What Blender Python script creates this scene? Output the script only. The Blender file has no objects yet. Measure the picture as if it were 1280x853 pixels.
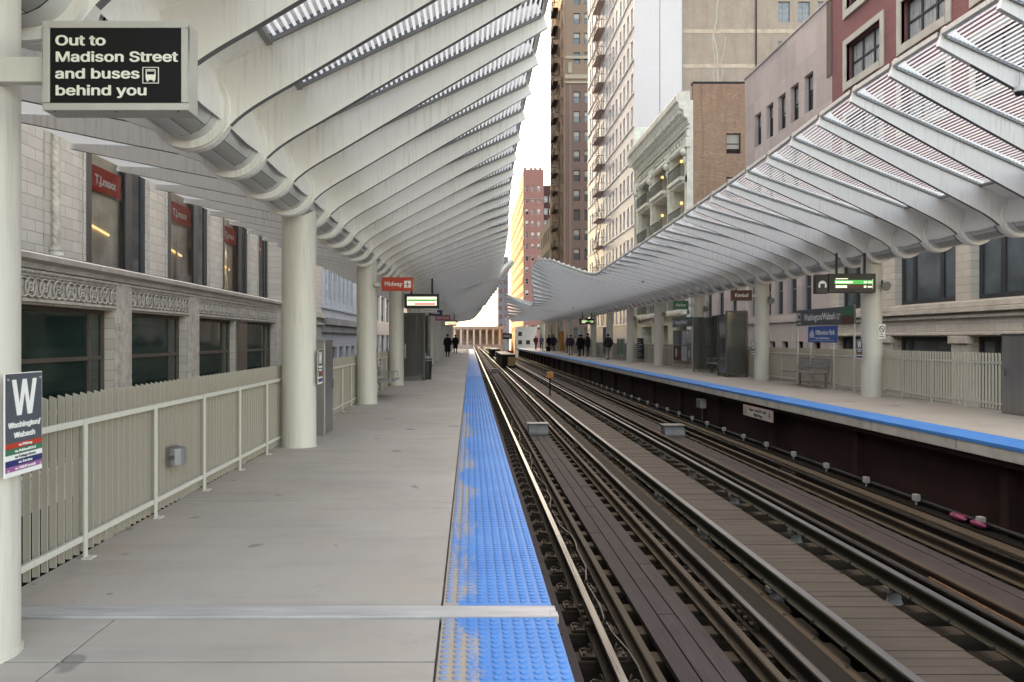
import bpy, bmesh, math, random
from mathutils import Vector, Matrix
R = math.radians
rnd = random.Random(7)
S = bpy.context.scene
COL = S.collection

# ------------------------------------------------------------------ camera, sky, sun, exposure
cam_data = bpy.data.cameras.new('camera')
cam = bpy.data.objects.new('camera', cam_data); COL.objects.link(cam)
cam.location = (0, 0, 1.5); cam.rotation_euler = (R(90), 0, 0)
cam_data.sensor_width = 36; cam_data.lens = 995 / 1280 * 36
cam_data.shift_x = 0.0406; cam_data.shift_y = -0.002
cam_data.clip_start = 0.05; cam_data.clip_end = 3000
S.camera = cam

SUN_DIR = Vector((-0.5, 0.866, 0.0)).normalized() * math.cos(R(40)) + Vector((0, 0, math.sin(R(40))))
w = bpy.data.worlds.new('World'); S.world = w; w.use_nodes = True
nt = w.node_tree; nt.nodes.clear()
sky = nt.nodes.new('ShaderNodeTexSky'); sky.sky_type = 'NISHITA'; sky.sun_disc = False
sky.sun_elevation = R(40); sky.sun_rotation = math.atan2(SUN_DIR.x, SUN_DIR.y) % (2 * math.pi)
sky.air_density = 1.0; sky.dust_density = 3.0; sky.ozone_density = 1.0; sky.altitude = 180
bg = nt.nodes.new('ShaderNodeBackground'); bg.inputs[1].default_value = 0.15
wo = nt.nodes.new('ShaderNodeOutputWorld')
nt.links.new(sky.outputs[0], bg.inputs[0]); nt.links.new(bg.outputs[0], wo.inputs[0])
sd = bpy.data.lights.new('sun', 'SUN'); sd.energy = 2.0; sd.angle = R(0.5); sd.color = (1.0, 0.86, 0.66)
so = bpy.data.objects.new('sun', sd); COL.objects.link(so)
so.rotation_euler = (-SUN_DIR).to_track_quat('-Z', 'Y').to_euler(); so.location = (-40, 20, 60)
vs = S.view_settings
vs.view_transform = 'Standard'; vs.look = 'None'; vs.gamma = 1.0; vs.use_curve_mapping = False
vs.exposure = 3.13
try:
    vs.use_white_balance = True; vs.white_balance_temperature = 10800; vs.white_balance_tint = 12
except Exception: pass
S.cycles.use_denoising = True
S.cycles.max_bounces = 12; S.cycles.diffuse_bounces = 8; S.cycles.glossy_bounces = 3
S.cycles.transparent_max_bounces = 12; S.cycles.transmission_bounces = 4
S.cycles.caustics_reflective = False; S.cycles.caustics_refractive = False
S.cycles.sample_clamp_indirect = 6.0

# ------------------------------------------------------------------ object helpers
def link(o, parent=None):
    COL.objects.link(o)
    if parent is not None: o.parent = parent
    return o
def tag(o, label=None, cat=None, group=None, kind=None):
    if label: o['label'] = label
    if cat: o['category'] = cat
    if group: o['group'] = group
    if kind: o['kind'] = kind
    return o
def thing(name, label, cat, loc=(0, 0, 0), rz=0.0, group=None):
    o = bpy.data.objects.new(name, None); o.empty_display_size = 0.2
    o.location = loc; o.rotation_euler = (0, 0, rz)
    link(o); return tag(o, label, cat, group)
def inst(name, me, parent, loc=(0, 0, 0), rot=(0, 0, 0), scale=None):
    o = bpy.data.objects.new(name, me); o.location = loc; o.rotation_euler = rot
    if scale: o.scale = scale
    return link(o, parent)

class MB:
    """collects faces and links them as one mesh object"""
    def __init__(s): s.v = []; s.f = []; s.m = []; s.s = []
    def face(s, pts, m=0, sm=False):
        b = len(s.v); s.v += [tuple(p) for p in pts]; s.f.append(tuple(range(b, b + len(pts)))); s.m.append(m); s.s.append(sm)
    def box(s, x0, x1, y0, y1, z0, z1, m=0):
        if x0 > x1: x0, x1 = x1, x0
        if y0 > y1: y0, y1 = y1, y0
        if z0 > z1: z0, z1 = z1, z0
        b = len(s.v)
        s.v += [(x0, y0, z0), (x1, y0, z0), (x1, y1, z0), (x0, y1, z0), (x0, y0, z1), (x1, y0, z1), (x1, y1, z1), (x0, y1, z1)]
        for q in ((0, 3, 2, 1), (4, 5, 6, 7), (0, 1, 5, 4), (1, 2, 6, 5), (2, 3, 7, 6), (3, 0, 4, 7)):
            s.f.append(tuple(b + i for i in q)); s.m.append(m); s.s.append(False)
    def tube(s, p0, p1, r0, r1=None, n=12, m=0, caps=True):
        p0 = Vector(p0); p1 = Vector(p1); r1 = r0 if r1 is None else r1
        d = (p1 - p0).normalized(); a = Vector((0, 0, 1)) if abs(d.z) < .9 else Vector((1, 0, 0))
        u = d.cross(a).normalized(); w_ = d.cross(u); b = len(s.v)
        c = [(math.cos(2 * math.pi * i / n), math.sin(2 * math.pi * i / n)) for i in range(n)]
        A = [p0 + (u * x + w_ * y) * r0 for x, y in c]; B = [p1 + (u * x + w_ * y) * r1 for x, y in c]
        s.v += [tuple(p) for p in A + B]
        for i in range(n):
            j = (i + 1) % n; s.f.append((b + i, b + j, b + n + j, b + n + i)); s.m.append(m); s.s.append(True)
        if caps: s.face(A[::-1], m); s.face(B, m)
    def prism(s, pts, fn, d0, d1, m=0, sm=False):
        """pts: 2D outline; fn(a, b, d) -> 3D point; extruded from d0 to d1"""
        n = len(pts); s.face([fn(a, b, d0) for a, b in pts], m); s.face([fn(a, b, d1) for a, b in pts][::-1], m)
        b0 = len(s.v); s.v += [tuple(fn(a, b, d0)) for a, b in pts] + [tuple(fn(a, b, d1)) for a, b in pts]
        for i in range(n):
            j = (i + 1) % n; s.f.append((b0 + i, b0 + n + i, b0 + n + j, b0 + j)); s.m.append(m); s.s.append(sm)
    def grid(s, rows, m=0, sm=True, close=False):
        """rows: list of equally long point rows"""
        b = len(s.v); n = len(rows[0])
        for r in rows: s.v += [tuple(p) for p in r]
        for i in range(len(rows) - 1):
            for j in range(n if close else n - 1):
                k = (j + 1) % n
                s.f.append((b + i * n + j, b + i * n + k, b + (i + 1) * n + k, b + (i + 1) * n + j)); s.m.append(m); s.s.append(sm)
    def ball(s, c, r, n=12, k=7, sc=(1, 1, 1), m=0):
        rows = []
        for i in range(k + 1):
            t = math.pi * i / k; rows.append([(c[0] + r * sc[0] * math.sin(t) * math.cos(2 * math.pi * j / n), c[1] + r * sc[1] * math.sin(t) * math.sin(2 * math.pi * j / n), c[2] + r * sc[2] * math.cos(t)) for j in range(n)])
        s.grid(rows, m, True, True)
    def torus(s, c, r, t, fn, n=16, k=6, a0=0, a1=2 * math.pi, m=0):
        """fn(u, v, d) maps ring plane (u, v) and depth d to 3D"""
        rows = []
        for i in range(n + 1):
            a = a0 + (a1 - a0) * i / n
            rows.append([fn(c[0] + (r + t * math.cos(2 * math.pi * j / k)) * math.cos(a), c[1] + (r + t * math.cos(2 * math.pi * j / k)) * math.sin(a), t * math.sin(2 * math.pi * j / k)) for j in range(k)])
        s.grid(rows, m, True, True)
    def mesh(s, name, mats, bevel=0.0):
        me = bpy.data.meshes.new(name); me.from_pydata(s.v, [], s.f)
        for m in (mats if isinstance(mats, (list, tuple)) else [mats]): me.materials.append(m)
        me.polygons.foreach_set('material_index', s.m); me.polygons.foreach_set('use_smooth', s.s)
        if bevel:
            bm = bmesh.new(); bm.from_mesh(me); bmesh.ops.remove_doubles(bm, verts=bm.verts, dist=1e-5)
            es = [e for e in bm.edges if len(e.link_faces) == 2 and e.calc_face_angle(0) > .6]
            bmesh.ops.bevel(bm, geom=es, offset=bevel, segments=2, affect='EDGES', profile=.6, clamp_overlap=True)
            bm.to_mesh(me); bm.free()
        me.update(); return me
    def build(s, name, mats, parent=None, bevel=0.0, loc=(0, 0, 0), rot=(0, 0, 0)):
        return inst(name, s.mesh(name, mats, bevel), parent, loc, rot)

# ------------------------------------------------------------------ material helpers
class NG:
    def __init__(s, name):
        s.mat = bpy.data.materials.new(name); s.mat.use_nodes = True; s.t = s.mat.node_tree; s.t.nodes.clear()
        s.out = s.n('ShaderNodeOutputMaterial'); s.b = s.n('ShaderNodeBsdfPrincipled'); s.l(s.b.outputs[0], s.out.inputs[0])
        s.co = s.n('ShaderNodeTexCoord').outputs['Object']
    def n(s, t, **k):
        o = s.t.nodes.new(t)
        for a, b in k.items(): setattr(o, a, b)
        return o
    def l(s, a, b): s.t.links.new(a, b)
    def setin(s, node, i, v):
        if hasattr(v, 'links') or isinstance(v, bpy.types.NodeSocket): s.l(v, node.inputs[i])
        else: node.inputs[i].default_value = v
    def math(s, op, a, b=0.0, c=None):
        o = s.n('ShaderNodeMath', operation=op); s.setin(o, 0, a); s.setin(o, 1, b)
        if c is not None: s.setin(o, 2, c)
        return o.outputs[0]
    def noise(s, scale, detail=3, rough=.55, co=None, sc=None):
        co = co or s.co
        if sc: mp = s.n('ShaderNodeMapping'); mp.inputs['Scale'].default_value = sc; s.l(co, mp.inputs[0]); co = mp.outputs[0]
        o = s.n('ShaderNodeTexNoise'); o.inputs['Scale'].default_value = scale; o.inputs['Detail'].default_value = detail; o.inputs['Roughness'].default_value = rough
        s.l(co, o.inputs['Vector']); return o.outputs['Fac']
    def ramp(s, f, stops):
        o = s.n('ShaderNodeValToRGB'); e = o.color_ramp.elements
        while len(e) < len(stops): e.new(.5)
        for i, (p, c) in enumerate(stops): e[i].position = p; e[i].color = c if len(c) == 4 else (*c, 1)
        s.l(f, o.inputs[0]); return o.outputs[0]
    def mapr(s, f, a, b, c=0., d=1.):
        o = s.n('ShaderNodeMapRange'); s.l(f, o.inputs[0])
        for i, v in enumerate((a, b, c, d)): o.inputs[1 + i].default_value = v
        return o.outputs[0]
    def mix(s, f, a, b, mode='MIX'):
        o = s.n('ShaderNodeMix', data_type='RGBA', blend_type=mode); s.setin(o, 0, f)
        for i, v in ((6, a), (7, b)): s.setin(o, i, v if not isinstance(v, tuple) or len(v) == 4 else (*v, 1))
        return o.outputs[2]
    def bump(s, h, strength=.3, dist=.01):
        o = s.n('ShaderNodeBump'); o.inputs['Strength'].default_value = strength; o.inputs['Distance'].default_value = dist
        s.l(h, o.inputs['Height']); s.l(o.outputs[0], s.b.inputs['Normal'])
    def set(s, **k):
        for a, v in k.items():
            a = a.replace('_', ' '); s.setin(s.b, a, v if not isinstance(v, tuple) or len(v) == 4 else (*v, 1))
        return s
    def sep(s, co=None):
        o = s.n('ShaderNodeSeparateXYZ'); s.l(co or s.co, o.inputs[0]); return o.outputs
    def island(s):
        return s.n('ShaderNodeNewGeometry').outputs['Random Per Island']

def simple(name, col, rough=.5, metal=0., var=.12, scale=3., bump=0., bscale=60., sc=None, emit=0.):
    g = NG(name); g.set(Specular_IOR_Level=.5 if rough < .6 else .2); n = g.noise(scale, 4, .6, sc=sc)
    a = tuple(c * (1 - var) for c in col); b = tuple(min(1, c * (1 + var)) for c in col)
    g.set(Base_Color=g.ramp(n, [(.3, a), (.7, b)]), Roughness=g.mapr(n, .2, .8, max(.02, rough - .08), min(1, rough + .08)), Metallic=metal)
    if bump: g.bump(g.noise(bscale, 3), bump, .004)
    if emit: g.set(Emission_Color=col, Emission_Strength=emit * .055)
    return g.mat

def paint(name, col, streak=.25, rough=.42):
    """painted steel: faint mottling, thin vertical run marks"""
    g = NG(name); n = g.noise(1.3, 4, .6); st = g.noise(6, 3, .6, sc=(6, 6, .35))
    dirt = g.math('MULTIPLY', g.mapr(st, .5, .74), g.mapr(n, .35, .65))
    c = g.mix(g.mapr(n, .3, .7, 0, .5), tuple(x * .92 for x in col), col)
    c = g.mix(g.math('MULTIPLY', dirt, streak), c, tuple(x * k for x, k in zip(col, (.55, .5, .42))))
    g.set(Base_Color=c, Roughness=g.mapr(n, .2, .8, rough - .08, rough + .1)); g.bump(g.noise(2.5, 2), .08, .01)
    return g.mat

def brick(name, axis, c1, c2, mortar, bw=.24, bh=.075, rough=.85, mort=.012, stain=.35, bias=0., scale_noise=.35, bumpy=.5, off=.5):
    g = NG(name); x, y, z = g.sep()
    cb = g.n('ShaderNodeCombineXYZ'); g.l(y if axis == 'x' else x, cb.inputs[0]); g.l(z, cb.inputs[1])
    t = g.n('ShaderNodeTexBrick'); t.offset = off; g.l(cb.outputs[0], t.inputs['Vector'])
    for k, v in (('Color1', (*c1, 1)), ('Color2', (*c2, 1)), ('Mortar', (*mortar, 1)), ('Scale', 1.), ('Mortar Size', mort), ('Mortar Smooth', .2), ('Bias', bias), ('Brick Width', bw), ('Row Height', bh)): t.inputs[k].default_value = v
    n = g.noise(scale_noise, 5, .65); st = g.noise(1.2, 4, .6, sc=(2.2, 2.2, .18))
    c = g.mix(g.mapr(n, .35, .7, 0, stain), t.outputs['Color'], tuple(v * .55 for v in c1))
    c = g.mix(g.mapr(st, .5, .78, 0, stain * .8), c, tuple(v * .5 for v in c2))
    g.set(Base_Color=c, Roughness=rough); g.bump(g.math('SUBTRACT', g.math('MULTIPLY', g.noise(14, 2), .3), t.outputs['Fac']), bumpy, .006)
    return g.mat

def glass_dark(name, col, rough=.04):
    g = NG(name); n = g.noise(.9, 3, .5)
    g.set(Base_Color=g.ramp(n, [(.3, tuple(c * .6 for c in col)), (.7, tuple(c * 1.3 for c in col))]), Roughness=rough, IOR=1.5, Specular_IOR_Level=.7)
    g.bump(g.noise(.7, 2), .12, .03); return g.mat

M = {}
M['canopy'] = paint('canopy_paint', (.85, .835, .805), .6, .45)
M['column'] = paint('column_paint', (.61, .59, .535), .6, .4)
M['panel'] = paint('panel_paint', (.62, .63, .62), .25, .38)
M['fence'] = paint('fence_paint', (.40, .365, .305), .3, .5)
M['fence_rail'] = paint('fence_rail_paint', (.60, .59, .53), .25, .45)
M['rib_edge'] = simple('grey_rib_underside', (.17, .17, .175), .6)  # darker grey for the downward faces of the ribs
M['gap'] = simple('dark_gap', (.012, .012, .014), .8)
M['lens'] = simple('lamp_lens', (.30, .30, .29), .35, 0, .05)
M['frame_grey'] = simple('grey_frame', (.22, .225, .23), .45, .3)
M['steel'] = simple('brushed_steel', (.36, .35, .34), .38, .85, .1, 8, sc=(1, 1, .05))
M['steel_dark'] = simple('dark_steel', (.12, .12, .12), .5, .6)
M['alu'] = simple('aluminium', (.42, .415, .41), .55, .25, .2, 3, sc=(.8, 8, 1))
M['black'] = simple('black_plastic', (.015, .015, .016), .45)
M['white'] = simple('white_vinyl', (.78, .78, .76), .45, var=.04)
M['cream_letter'] = simple('cream_letter', (.72, .72, .62), .5, var=.05)
M['sign_black'] = simple('sign_black', (.006, .006, .006), .6)
M['sign_frame'] = simple('sign_frame', (.42, .40, .36), .5, .1, .1)
M['slate'] = simple('slate_vinyl', (.075, .085, .10), .4, var=.06)
M['red'] = simple('red_vinyl', (.50, .045, .022), .45, var=.06)
M['green'] = simple('green_vinyl', (.03, .16, .09), .45, var=.06)
M['brown'] = simple('brown_vinyl', (.10, .035, .025), .45, var=.06)
M['blue_sign'] = simple('blue_vinyl', (.02, .09, .33), .45, var=.06)
M['navy'] = simple('navy_vinyl', (.02, .025, .13), .45, var=.06)
M['purple'] = simple('purple_vinyl', (.33, .10, .28), .45, var=.06)
M['pink'] = simple('pink_vinyl', (.42, .12, .16), .45, var=.06)
M['led_white'] = simple('led_white', (.85, 1.0, .9), .5, var=0, emit=2.2)
M['led_green'] = simple('led_green', (.05, .75, .20), .5, var=0, emit=.5)
M['led_red'] = simple('led_red', (.9, .25, .3), .5, var=0, emit=1.0)
M['lamp_warm'] = simple('warm_bulb', (1.0, .62, .25), .5, var=0, emit=4.)
M['tube_warm'] = simple('shop_tube_light', (1.0, .80, .45), .5, var=0, emit=2.5)

def concrete():
    g = NG('platform_concrete'); isl = g.island()
    n = g.noise(.55, 6, .62); f = g.noise(26, 4, .7); sp = g.noise(130, 2, .5); wr = g.noise(1.6, 5, .7, sc=(.35, 2.2, 1))
    c = g.ramp(n, [(.28, (.295, .255, .215)), (.55, (.365, .32, .272)), (.8, (.415, .37, .32))])
    c = g.mix(.35, c, g.ramp(isl, [(0, (.35, .325, .29)), (1, (.45, .42, .38))]))
    c = g.mix(g.mapr(wr, .5, .72, 0, .55), c, (.27, .245, .215)); big = g.noise(.22, 4, .6, sc=(1.6, 1, 1)); c = g.mix(g.mapr(big, .45, .65, 0, .4), c, (.47, .44, .40))
    drip = g.noise(1.7, 6, .75); c = g.mix(g.mapr(drip, .60, .68, 0, .3), c, (.24, .22, .20))
    c = g.mix(g.mapr(f, .62, .78, 0, .35), c, (.25, .22, .19)); c = g.mix(g.mapr(sp, .62, .72, 0, .6), c, (.20, .18, .16))
    x, y, z = g.sep(); rust = g.math('MULTIPLY', g.mapr(g.noise(1.1, 5, .65), .5, .68), g.mapr(x, -2.0, -2.66, 0., 1.))
    c = g.mix(g.math('MULTIPLY', rust, .55), c, (.40, .27, .17)); gum = g.n('ShaderNodeTexVoronoi'); gum.inputs['Scale'].default_value = 1.6; g.l(g.co, gum.inputs['Vector']); c = g.mix(g.mapr(gum.outputs['Distance'], .035, .028, 0, .6), c, (.13, .125, .12)); c = g.mix(g.mapr(g.noise(1.4, 5, .7), .58, .66, 0, .25), c, (.44, .33, .24))
    spot = g.noise(2.3, 2, .4); c = g.mix(g.mapr(spot, .70, .725, 0, .65), c, (.15, .14, .13))
    g.set(Base_Color=c, Roughness=.82); g.bump(g.math('ADD', f, g.math('MULTIPLY', sp, .5)), .25, .003); return g.mat
M['concrete'] = concrete()
M['slab_edge'] = simple('slab_edge_concrete', (.40, .385, .35), .85, 0, .2, 2.5, .4, 40)

def tactile(name, worn):
    g = NG(name); x, y, z = g.sep()
    n = g.noise(.8, 5, .62); f = g.noise(24, 3, .6)
    c = g.ramp(n, [(.3, (.014, .165, .46)), (.7, (.028, .235, .57))]); c = g.mix(g.mapr(f, .6, .8, 0, .3), c, (.05, .19, .42))
    if worn:
        patch = g.noise(.9, 5, .7, sc=(2.0, .55, 1)); grit = g.noise(55, 3, .7)
        side = g.mapr(x, -.14, .34, .50, .02)
        m = g.math('ADD', g.math('ADD', g.math('MULTIPLY', patch, 1.05), side), g.math('MULTIPLY', grit, .28))
        near = g.mapr(y, 13, 26, 0, .35)
        m = g.mapr(g.math('SUBTRACT', m, near), 1.0, 1.09, 0, .95 if worn > .9 else .45)
        c = g.mix(m, c, g.ramp(grit, [(.4, (.40, .29, .17)), (.6, (.33, .31, .28))]))
    g.set(Base_Color=c, Roughness=.5, Specular_IOR_Level=.3); g.bump(f, .15, .003); return g.mat
M['tact_base'] = tactile('tactile_tile', 1.0)
M['tact_dome'] = tactile('tactile_dome', .5)
M['tact_far'] = tactile('tactile_plain', 0)

def wood(name, dark, light, axis, rough=.8, isl=.6):
    g = NG(name); i = g.island(); sc = (14, .6, 14) if axis == 'y' else (.6, 14, 14)
    gr = g.noise(3, 5, .65, sc=sc); n = g.noise(1.1, 4, .6); fine = g.noise(12, 3, .7, sc=sc)
    c = g.ramp(gr, [(.25, dark), (.75, light)])
    c = g.mix(g.mapr(i, 0, 1, 0, isl), c, tuple(v * .55 for v in light)); c = g.mix(g.mapr(n, .5, .75, 0, .5), c, tuple(v * .7 for v in dark))
    c = g.mix(g.mapr(fine, .6, .8, 0, .4), c, tuple(v * .5 for v in dark))
    g.set(Base_Color=c, Roughness=rough, Specular_IOR_Level=.12); g.bump(gr, .4, .004); return g.mat
M['plank'] = wood('purple_grey_plank', (.034, .027, .027), (.068, .054, .054), 'y')
M['walk'] = wood('walkway_board', (.050, .041, .034), (.090, .075, .062), 'x', isl=.35)
M['tie'] = wood('tie_timber', (.020, .015, .011), (.065, .046, .031), 'x')
M['tan_board'] = wood('tan_board', (.060, .045, .031), (.105, .078, .054), 'y', isl=.2)
M['dark_board'] = wood('dark_board', (.010, .008, .006), (.018, .015, .012), 'y', isl=.3)
M['guard'] = simple('guard_rail_rust', (.052, .038, .026), .75, .0, .3, 5, .3, 30, sc=(1, .2, 1))
M['rail_side'] = simple('rail_side_rust', (.018, .013, .010), .75, 0, .4, 6, .4, 40)
g = NG('rail_head_polished'); nn = g.noise(3, 4, .6, sc=(6, .15, 1)); g.set(Base_Color=g.ramp(nn, [(.3, (.09, .088, .085)), (.7, (.18, .176, .172))]), Metallic=1., Roughness=g.mapr(nn, .3, .7, .22, .38)); M['rail_top'] = g.mat
g = NG('contact_rail_head'); nn = g.noise(3, 4, .6, sc=(6, .15, 1)); g.set(Base_Color=g.ramp(nn, [(.3, (.11, .115, .125)), (.7, (.20, .21, .23))]), Metallic=.9, Roughness=.4); M['contact_top'] = g.mat
M['contact_side'] = simple('contact_rail_side', (.020, .019, .013), .75, 0, .35, 6, .4, 40)
M['clip'] = simple('rusty_clip', (.05, .036, .026), .65, .4, .4, 20)
M['under'] = simple('maroon_underside', (.032, .014, .013), .8, 0, .35, 1.5, .3, 12)
M['girder'] = simple('girder_brown', (.012, .009, .008), .8, 0, .3, 1.2)
M['asphalt'] = simple('street_asphalt', (.05, .05, .05), .9, 0, .2, .8, .4, 20)
M['ramp_grey'] = simple('grey_box_paint', (.15, .145, .14), .6, .1, .2, 6)
M['box_wood'] = wood('crate_wood', (.28, .16, .08), (.42, .26, .13), 'x')
M['orange'] = simple('orange_paint', (.44, .20, .06), .6)

# ------------------------------------------------------------------ writing
import os
FONT = None
try:
    fp = os.path.join(bpy.utils.system_resource('DATAFILES', path='fonts'), 'Inter.woff2')
    if os.path.exists(fp): FONT = bpy.data.fonts.load(fp)
except Exception: FONT = None
def text_obj(s, size, mat, parent, loc, rot=(R(90), 0, 0), bold=.0, align='LEFT', width=None, depth=.0015, name='lettering', grotesque=False):
    cu = bpy.data.curves.new(name, 'FONT'); cu.body = s; cu.size = size; cu.extrude = depth; cu.align_x = align; cu.resolution_u = 4
    gro = grotesque and FONT is not None
    if gro: cu.font = FONT
    else: cu.offset = bold * size
    to = bpy.data.objects.new(name, cu); COL.objects.link(to)
    dg = bpy.context.evaluated_depsgraph_get(); me = bpy.data.meshes.new_from_object(to.evaluated_get(dg))
    bpy.data.objects.remove(to); bpy.data.curves.remove(cu)
    if gro and bold:                       # heavier strokes: the letter shapes repeated a hair apart
        V = [v.co.copy() for v in me.vertices]; F = [tuple(q.vertices) for q in me.polygons]; nv = []; nf = []; e = size * .022
        for k, (dx, dz) in enumerate(((0, 0), (e, 0), (-e, 0), (0, e * .7), (0, -e * .7), (e * .7, e * .5), (-e * .7, e * .5), (e * .7, -e * .5), (-e * .7, -e * .5))):
            b = len(nv); nv += [(v.x + dx, v.y + dz, v.z + k * .00012) for v in V]; nf += [tuple(b + q for q in f) for f in F]
        me = bpy.data.meshes.new(name); me.from_pydata(nv, [], nf)
    if width:
        xs = [v.co.x for v in me.vertices]; k = width / (max(xs) - min(xs))
        for v in me.vertices: v.co.x *= k
    me.materials.clear(); me.materials.append(mat)
    return inst(name, me, parent, loc, rot)
FRONT = (R(90), 0, 0)            # faces the camera end of the platform
TO_RIGHT = (R(90), 0, R(90))     # faces +X
TO_LEFT = (R(90), 0, R(-90))     # faces -X
# ================================================================== ground, platforms
XL, XR = -2.40, 9.8            # column lines
ZR = 0.10                      # right platform level
END = 118.0
m = MB(); m.box(-70, 70, -60, 900, -6.2, -5.8); street = m.build('street', M['asphalt']); tag(street, kind='structure')
m = MB()
for a, b in ((-8.5, -5.4), (13.0, 15.9)): m.box(a, b, -40, 260, -5.8, -5.66)
tag(m.build('pavement', M['slab_edge']), kind='structure')

# left platform: separate slabs with open joints over a deck
plat = MB(); plat.box(-2.75, .40, -8, END, -.42, -.05); plat.box(.40, .46, -8, END, -.30, -.012)
plat = plat.build('platform', M['slab_edge']); tag(plat, kind='structure')
m = MB(); ys = [-8, -4.3, -.62, 3.70, 4.27]; y = 4.45
ys2 = [4.45, 7.30, 9.75]
while ys2[-1] < END - 3.7: ys2.append(ys2[-1] + 3.66)
segs = list(zip(ys[:-1], ys[1:])) + list(zip(ys2[:-1], ys2[1:]))
for a, b in segs:
    cuts = [-2.72, -1.905, -.16] if b < 4.3 else [-2.72, -.16]
    for u, v in zip(cuts[:-1], cuts[1:]): m.box(u + .005, v - .005, a + .009, b - .009, -.06, 0)
slabs = m.build('paving_slabs', M['concrete'], plat, bevel=.004)
def tactile_strip(x0, x1, z, parent, near, far, y0=-2.0, skip=None):
    m = MB(); y = y0
    while y < far:
        L = 1.22; a, b = y, y + L
        if skip and a < skip[1] and b > skip[0]:
            if a < skip[0]: m.box(x0, x1, a + .0015, skip[0], z - .03, z + .004)
            if b > skip[1]: m.box(x0, x1, skip[1], b - .0015, z - .03, z + .004)
        else: m.box(x0, x1, a + .0015, b - .0015, z - .03, z + .004)
        y += L
    s = m.build('tactile_strip', M['tact_base'], parent)
    d = MB(); nx = int(round((x1 - x0) / .0605)); y = 2.6; n = 8
    while y < near:
        if not (skip and skip[0] - .03 < y < skip[1] + .03):
            for i in range(nx):
                cx = x0 + .03 + i * .0605; r0, r1 = .021, .015
                d.grid([[(cx + r * math.cos(2 * math.pi * k / n), y + r * math.sin(2 * math.pi * k / n), z + h) for k in range(n)] for r, h in ((r0, .0042), (r0 * .93, .008), (r1, .0098))], 0, True, True)
                d.face([(cx + r1 * math.cos(2 * math.pi * k / n), y + r1 * math.sin(2 * math.pi * k / n), z + .0098) for k in range(n)], 0, True)
        y += .0605
    tag(d.build('domes', M['tact_dome'], parent), kind='stuff')
tactile_strip(-.152, .455, 0, plat, 32, END, skip=(4.27, 4.45))
m = MB()
m.box(-2.6, .43, 4.27, 4.352, -.02, .012); m.box(-2.6, .47, 4.358, 4.45, -.02, .009); m.box(.43, .475, 4.275, 4.347, -.03, .012)
m.build('joint_cover', M['alu'], plat, bevel=.003)
# small stains and gum
# right platform
m = MB(); m.box(7.10, 10.45, -8, END + 4, -.3 + ZR, -.05 + ZR); m.box(7.36, 7.44, -8, END + 4, -1.25, -.3 + ZR)
for i, y in enumerate([-6 + 4.2 * k for k in range(31)]): m.box(7.24, 7.36, y - .09, y + .09, -1.2, -.27 + ZR)
platR = m.build('platform', M['under']); tag(platR, kind='structure')
m = MB(); y = -8.0
while y < END + 3: m.box(7.02, 7.16, y + .008, y + 2.42, -.205 + ZR, -.006 + ZR); y += 2.44
m.build('slab_edge', M['slab_edge'], platR, bevel=.006)
m = MB(); y = -7.9
while y < END + 3: m.box(7.62, 10.42, y + .005, y + 3.655, -.06 + ZR, ZR); y += 3.66
m.build('paving_slabs', M['concrete'], platR)
m = MB(); m.box(7.012, 7.625, -8, END + 4, ZR - .045, ZR + .004); m.build('tactile_strip', M['tact_far'], platR)
d = MB(); y = 9.5; n = 6
while y < 24:
    for i in range(10):
        cx = 7.045 + i * .0605
        d.grid([[(cx + r * math.cos(k * math.pi / 3), y + r * math.sin(k * math.pi / 3), ZR + h) for k in range(n)] for r, h in ((.021, .0042), (.015, .0095))], 0, True, True)
        d.face([(cx + .015 * math.cos(k * math.pi / 3), y + .015 * math.sin(k * math.pi / 3), ZR + .0095) for k in range(n)])
    y += .0605
tag(d.build('domes', M['tact_far'], platR), kind='stuff')

# elevated deck girders, cross beams and walkway between the tracks
m = MB()
for x in (1.12, 2.6, 4.74, 6.22): m.box(x - .18, x + .18, -8, 290, -2.6, -1.40)
for k in range(40): m.box(-2.5, 10.2, -6 + 7.32 * k, -5.6 + 7.32 * k, -3.0, -2.45)
tag(m.build('girder_deck', M['girder']), kind='structure')
m = MB(); y = 1.0
while y < 200:
    jit = rnd.uniform(-.012, .012); m.box(3.24 + jit, 4.02 + jit * .8, y, y + .142, -1.10, -1.035 + rnd.uniform(-.003, .003)); y += .152
wk = m.build('walkway', M['walk']); tag(wk, kind='structure')
m = MB(); m.box(3.3, 3.38, 0, 200, -1.3, -1.10); m.box(3.86, 3.94, 0, 200, -1.3, -1.10); m.build('joist', M['dark_board'], wk)

# ================================================================== tracks
def rail_profile(h, head, base):
    a, b, t = head / 2, base / 2, .009
    return [(-b, 0), (b, 0), (b, .012), (t, .03), (t, h - .045), (a * .94, h - .036), (a, h - .008), (a * .8, h), (-a * .8, h), (-a, h - .008), (-a * .94, h - .036), (-t, h - .045), (-t, .03), (-b, .012)]
def rail(name, x, ztop, y0, y1, h, head, base, side, top, parent):
    p = rail_profile(h, head, base); m = MB()
    m.prism(p, lambda a, z, d: (x + a, d, ztop - h + z), y0, y1, 0)
    m.box(x - head * .40, x + head * .40, y0, y1, ztop - .004, ztop + .0015, 1)
    return m.build(name, [side, top], parent)
def fastener_mesh():
    m = MB()
    m.box(-.19, .19, -.085, .085, 0, .018)
    for s in (-1, 1):
        m.torus((0, 0), .036, .0095, lambda u, v, d: (s * .115 + d + u * .35 * s, u * .6, .055 + v), 9, 5, -math.pi * .35, math.pi * 1.15)
        m.tube((s * .085, .0, .03), (s * .16, 0.02, .045), .012, n=6)
        for yy in (-.055, .055): m.tube((s * .165, yy, .016), (s * .165, yy, .036), .014, n=6)
    return m.mesh('rail_fastener', M['clip'])
FAST = fastener_mesh()
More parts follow.
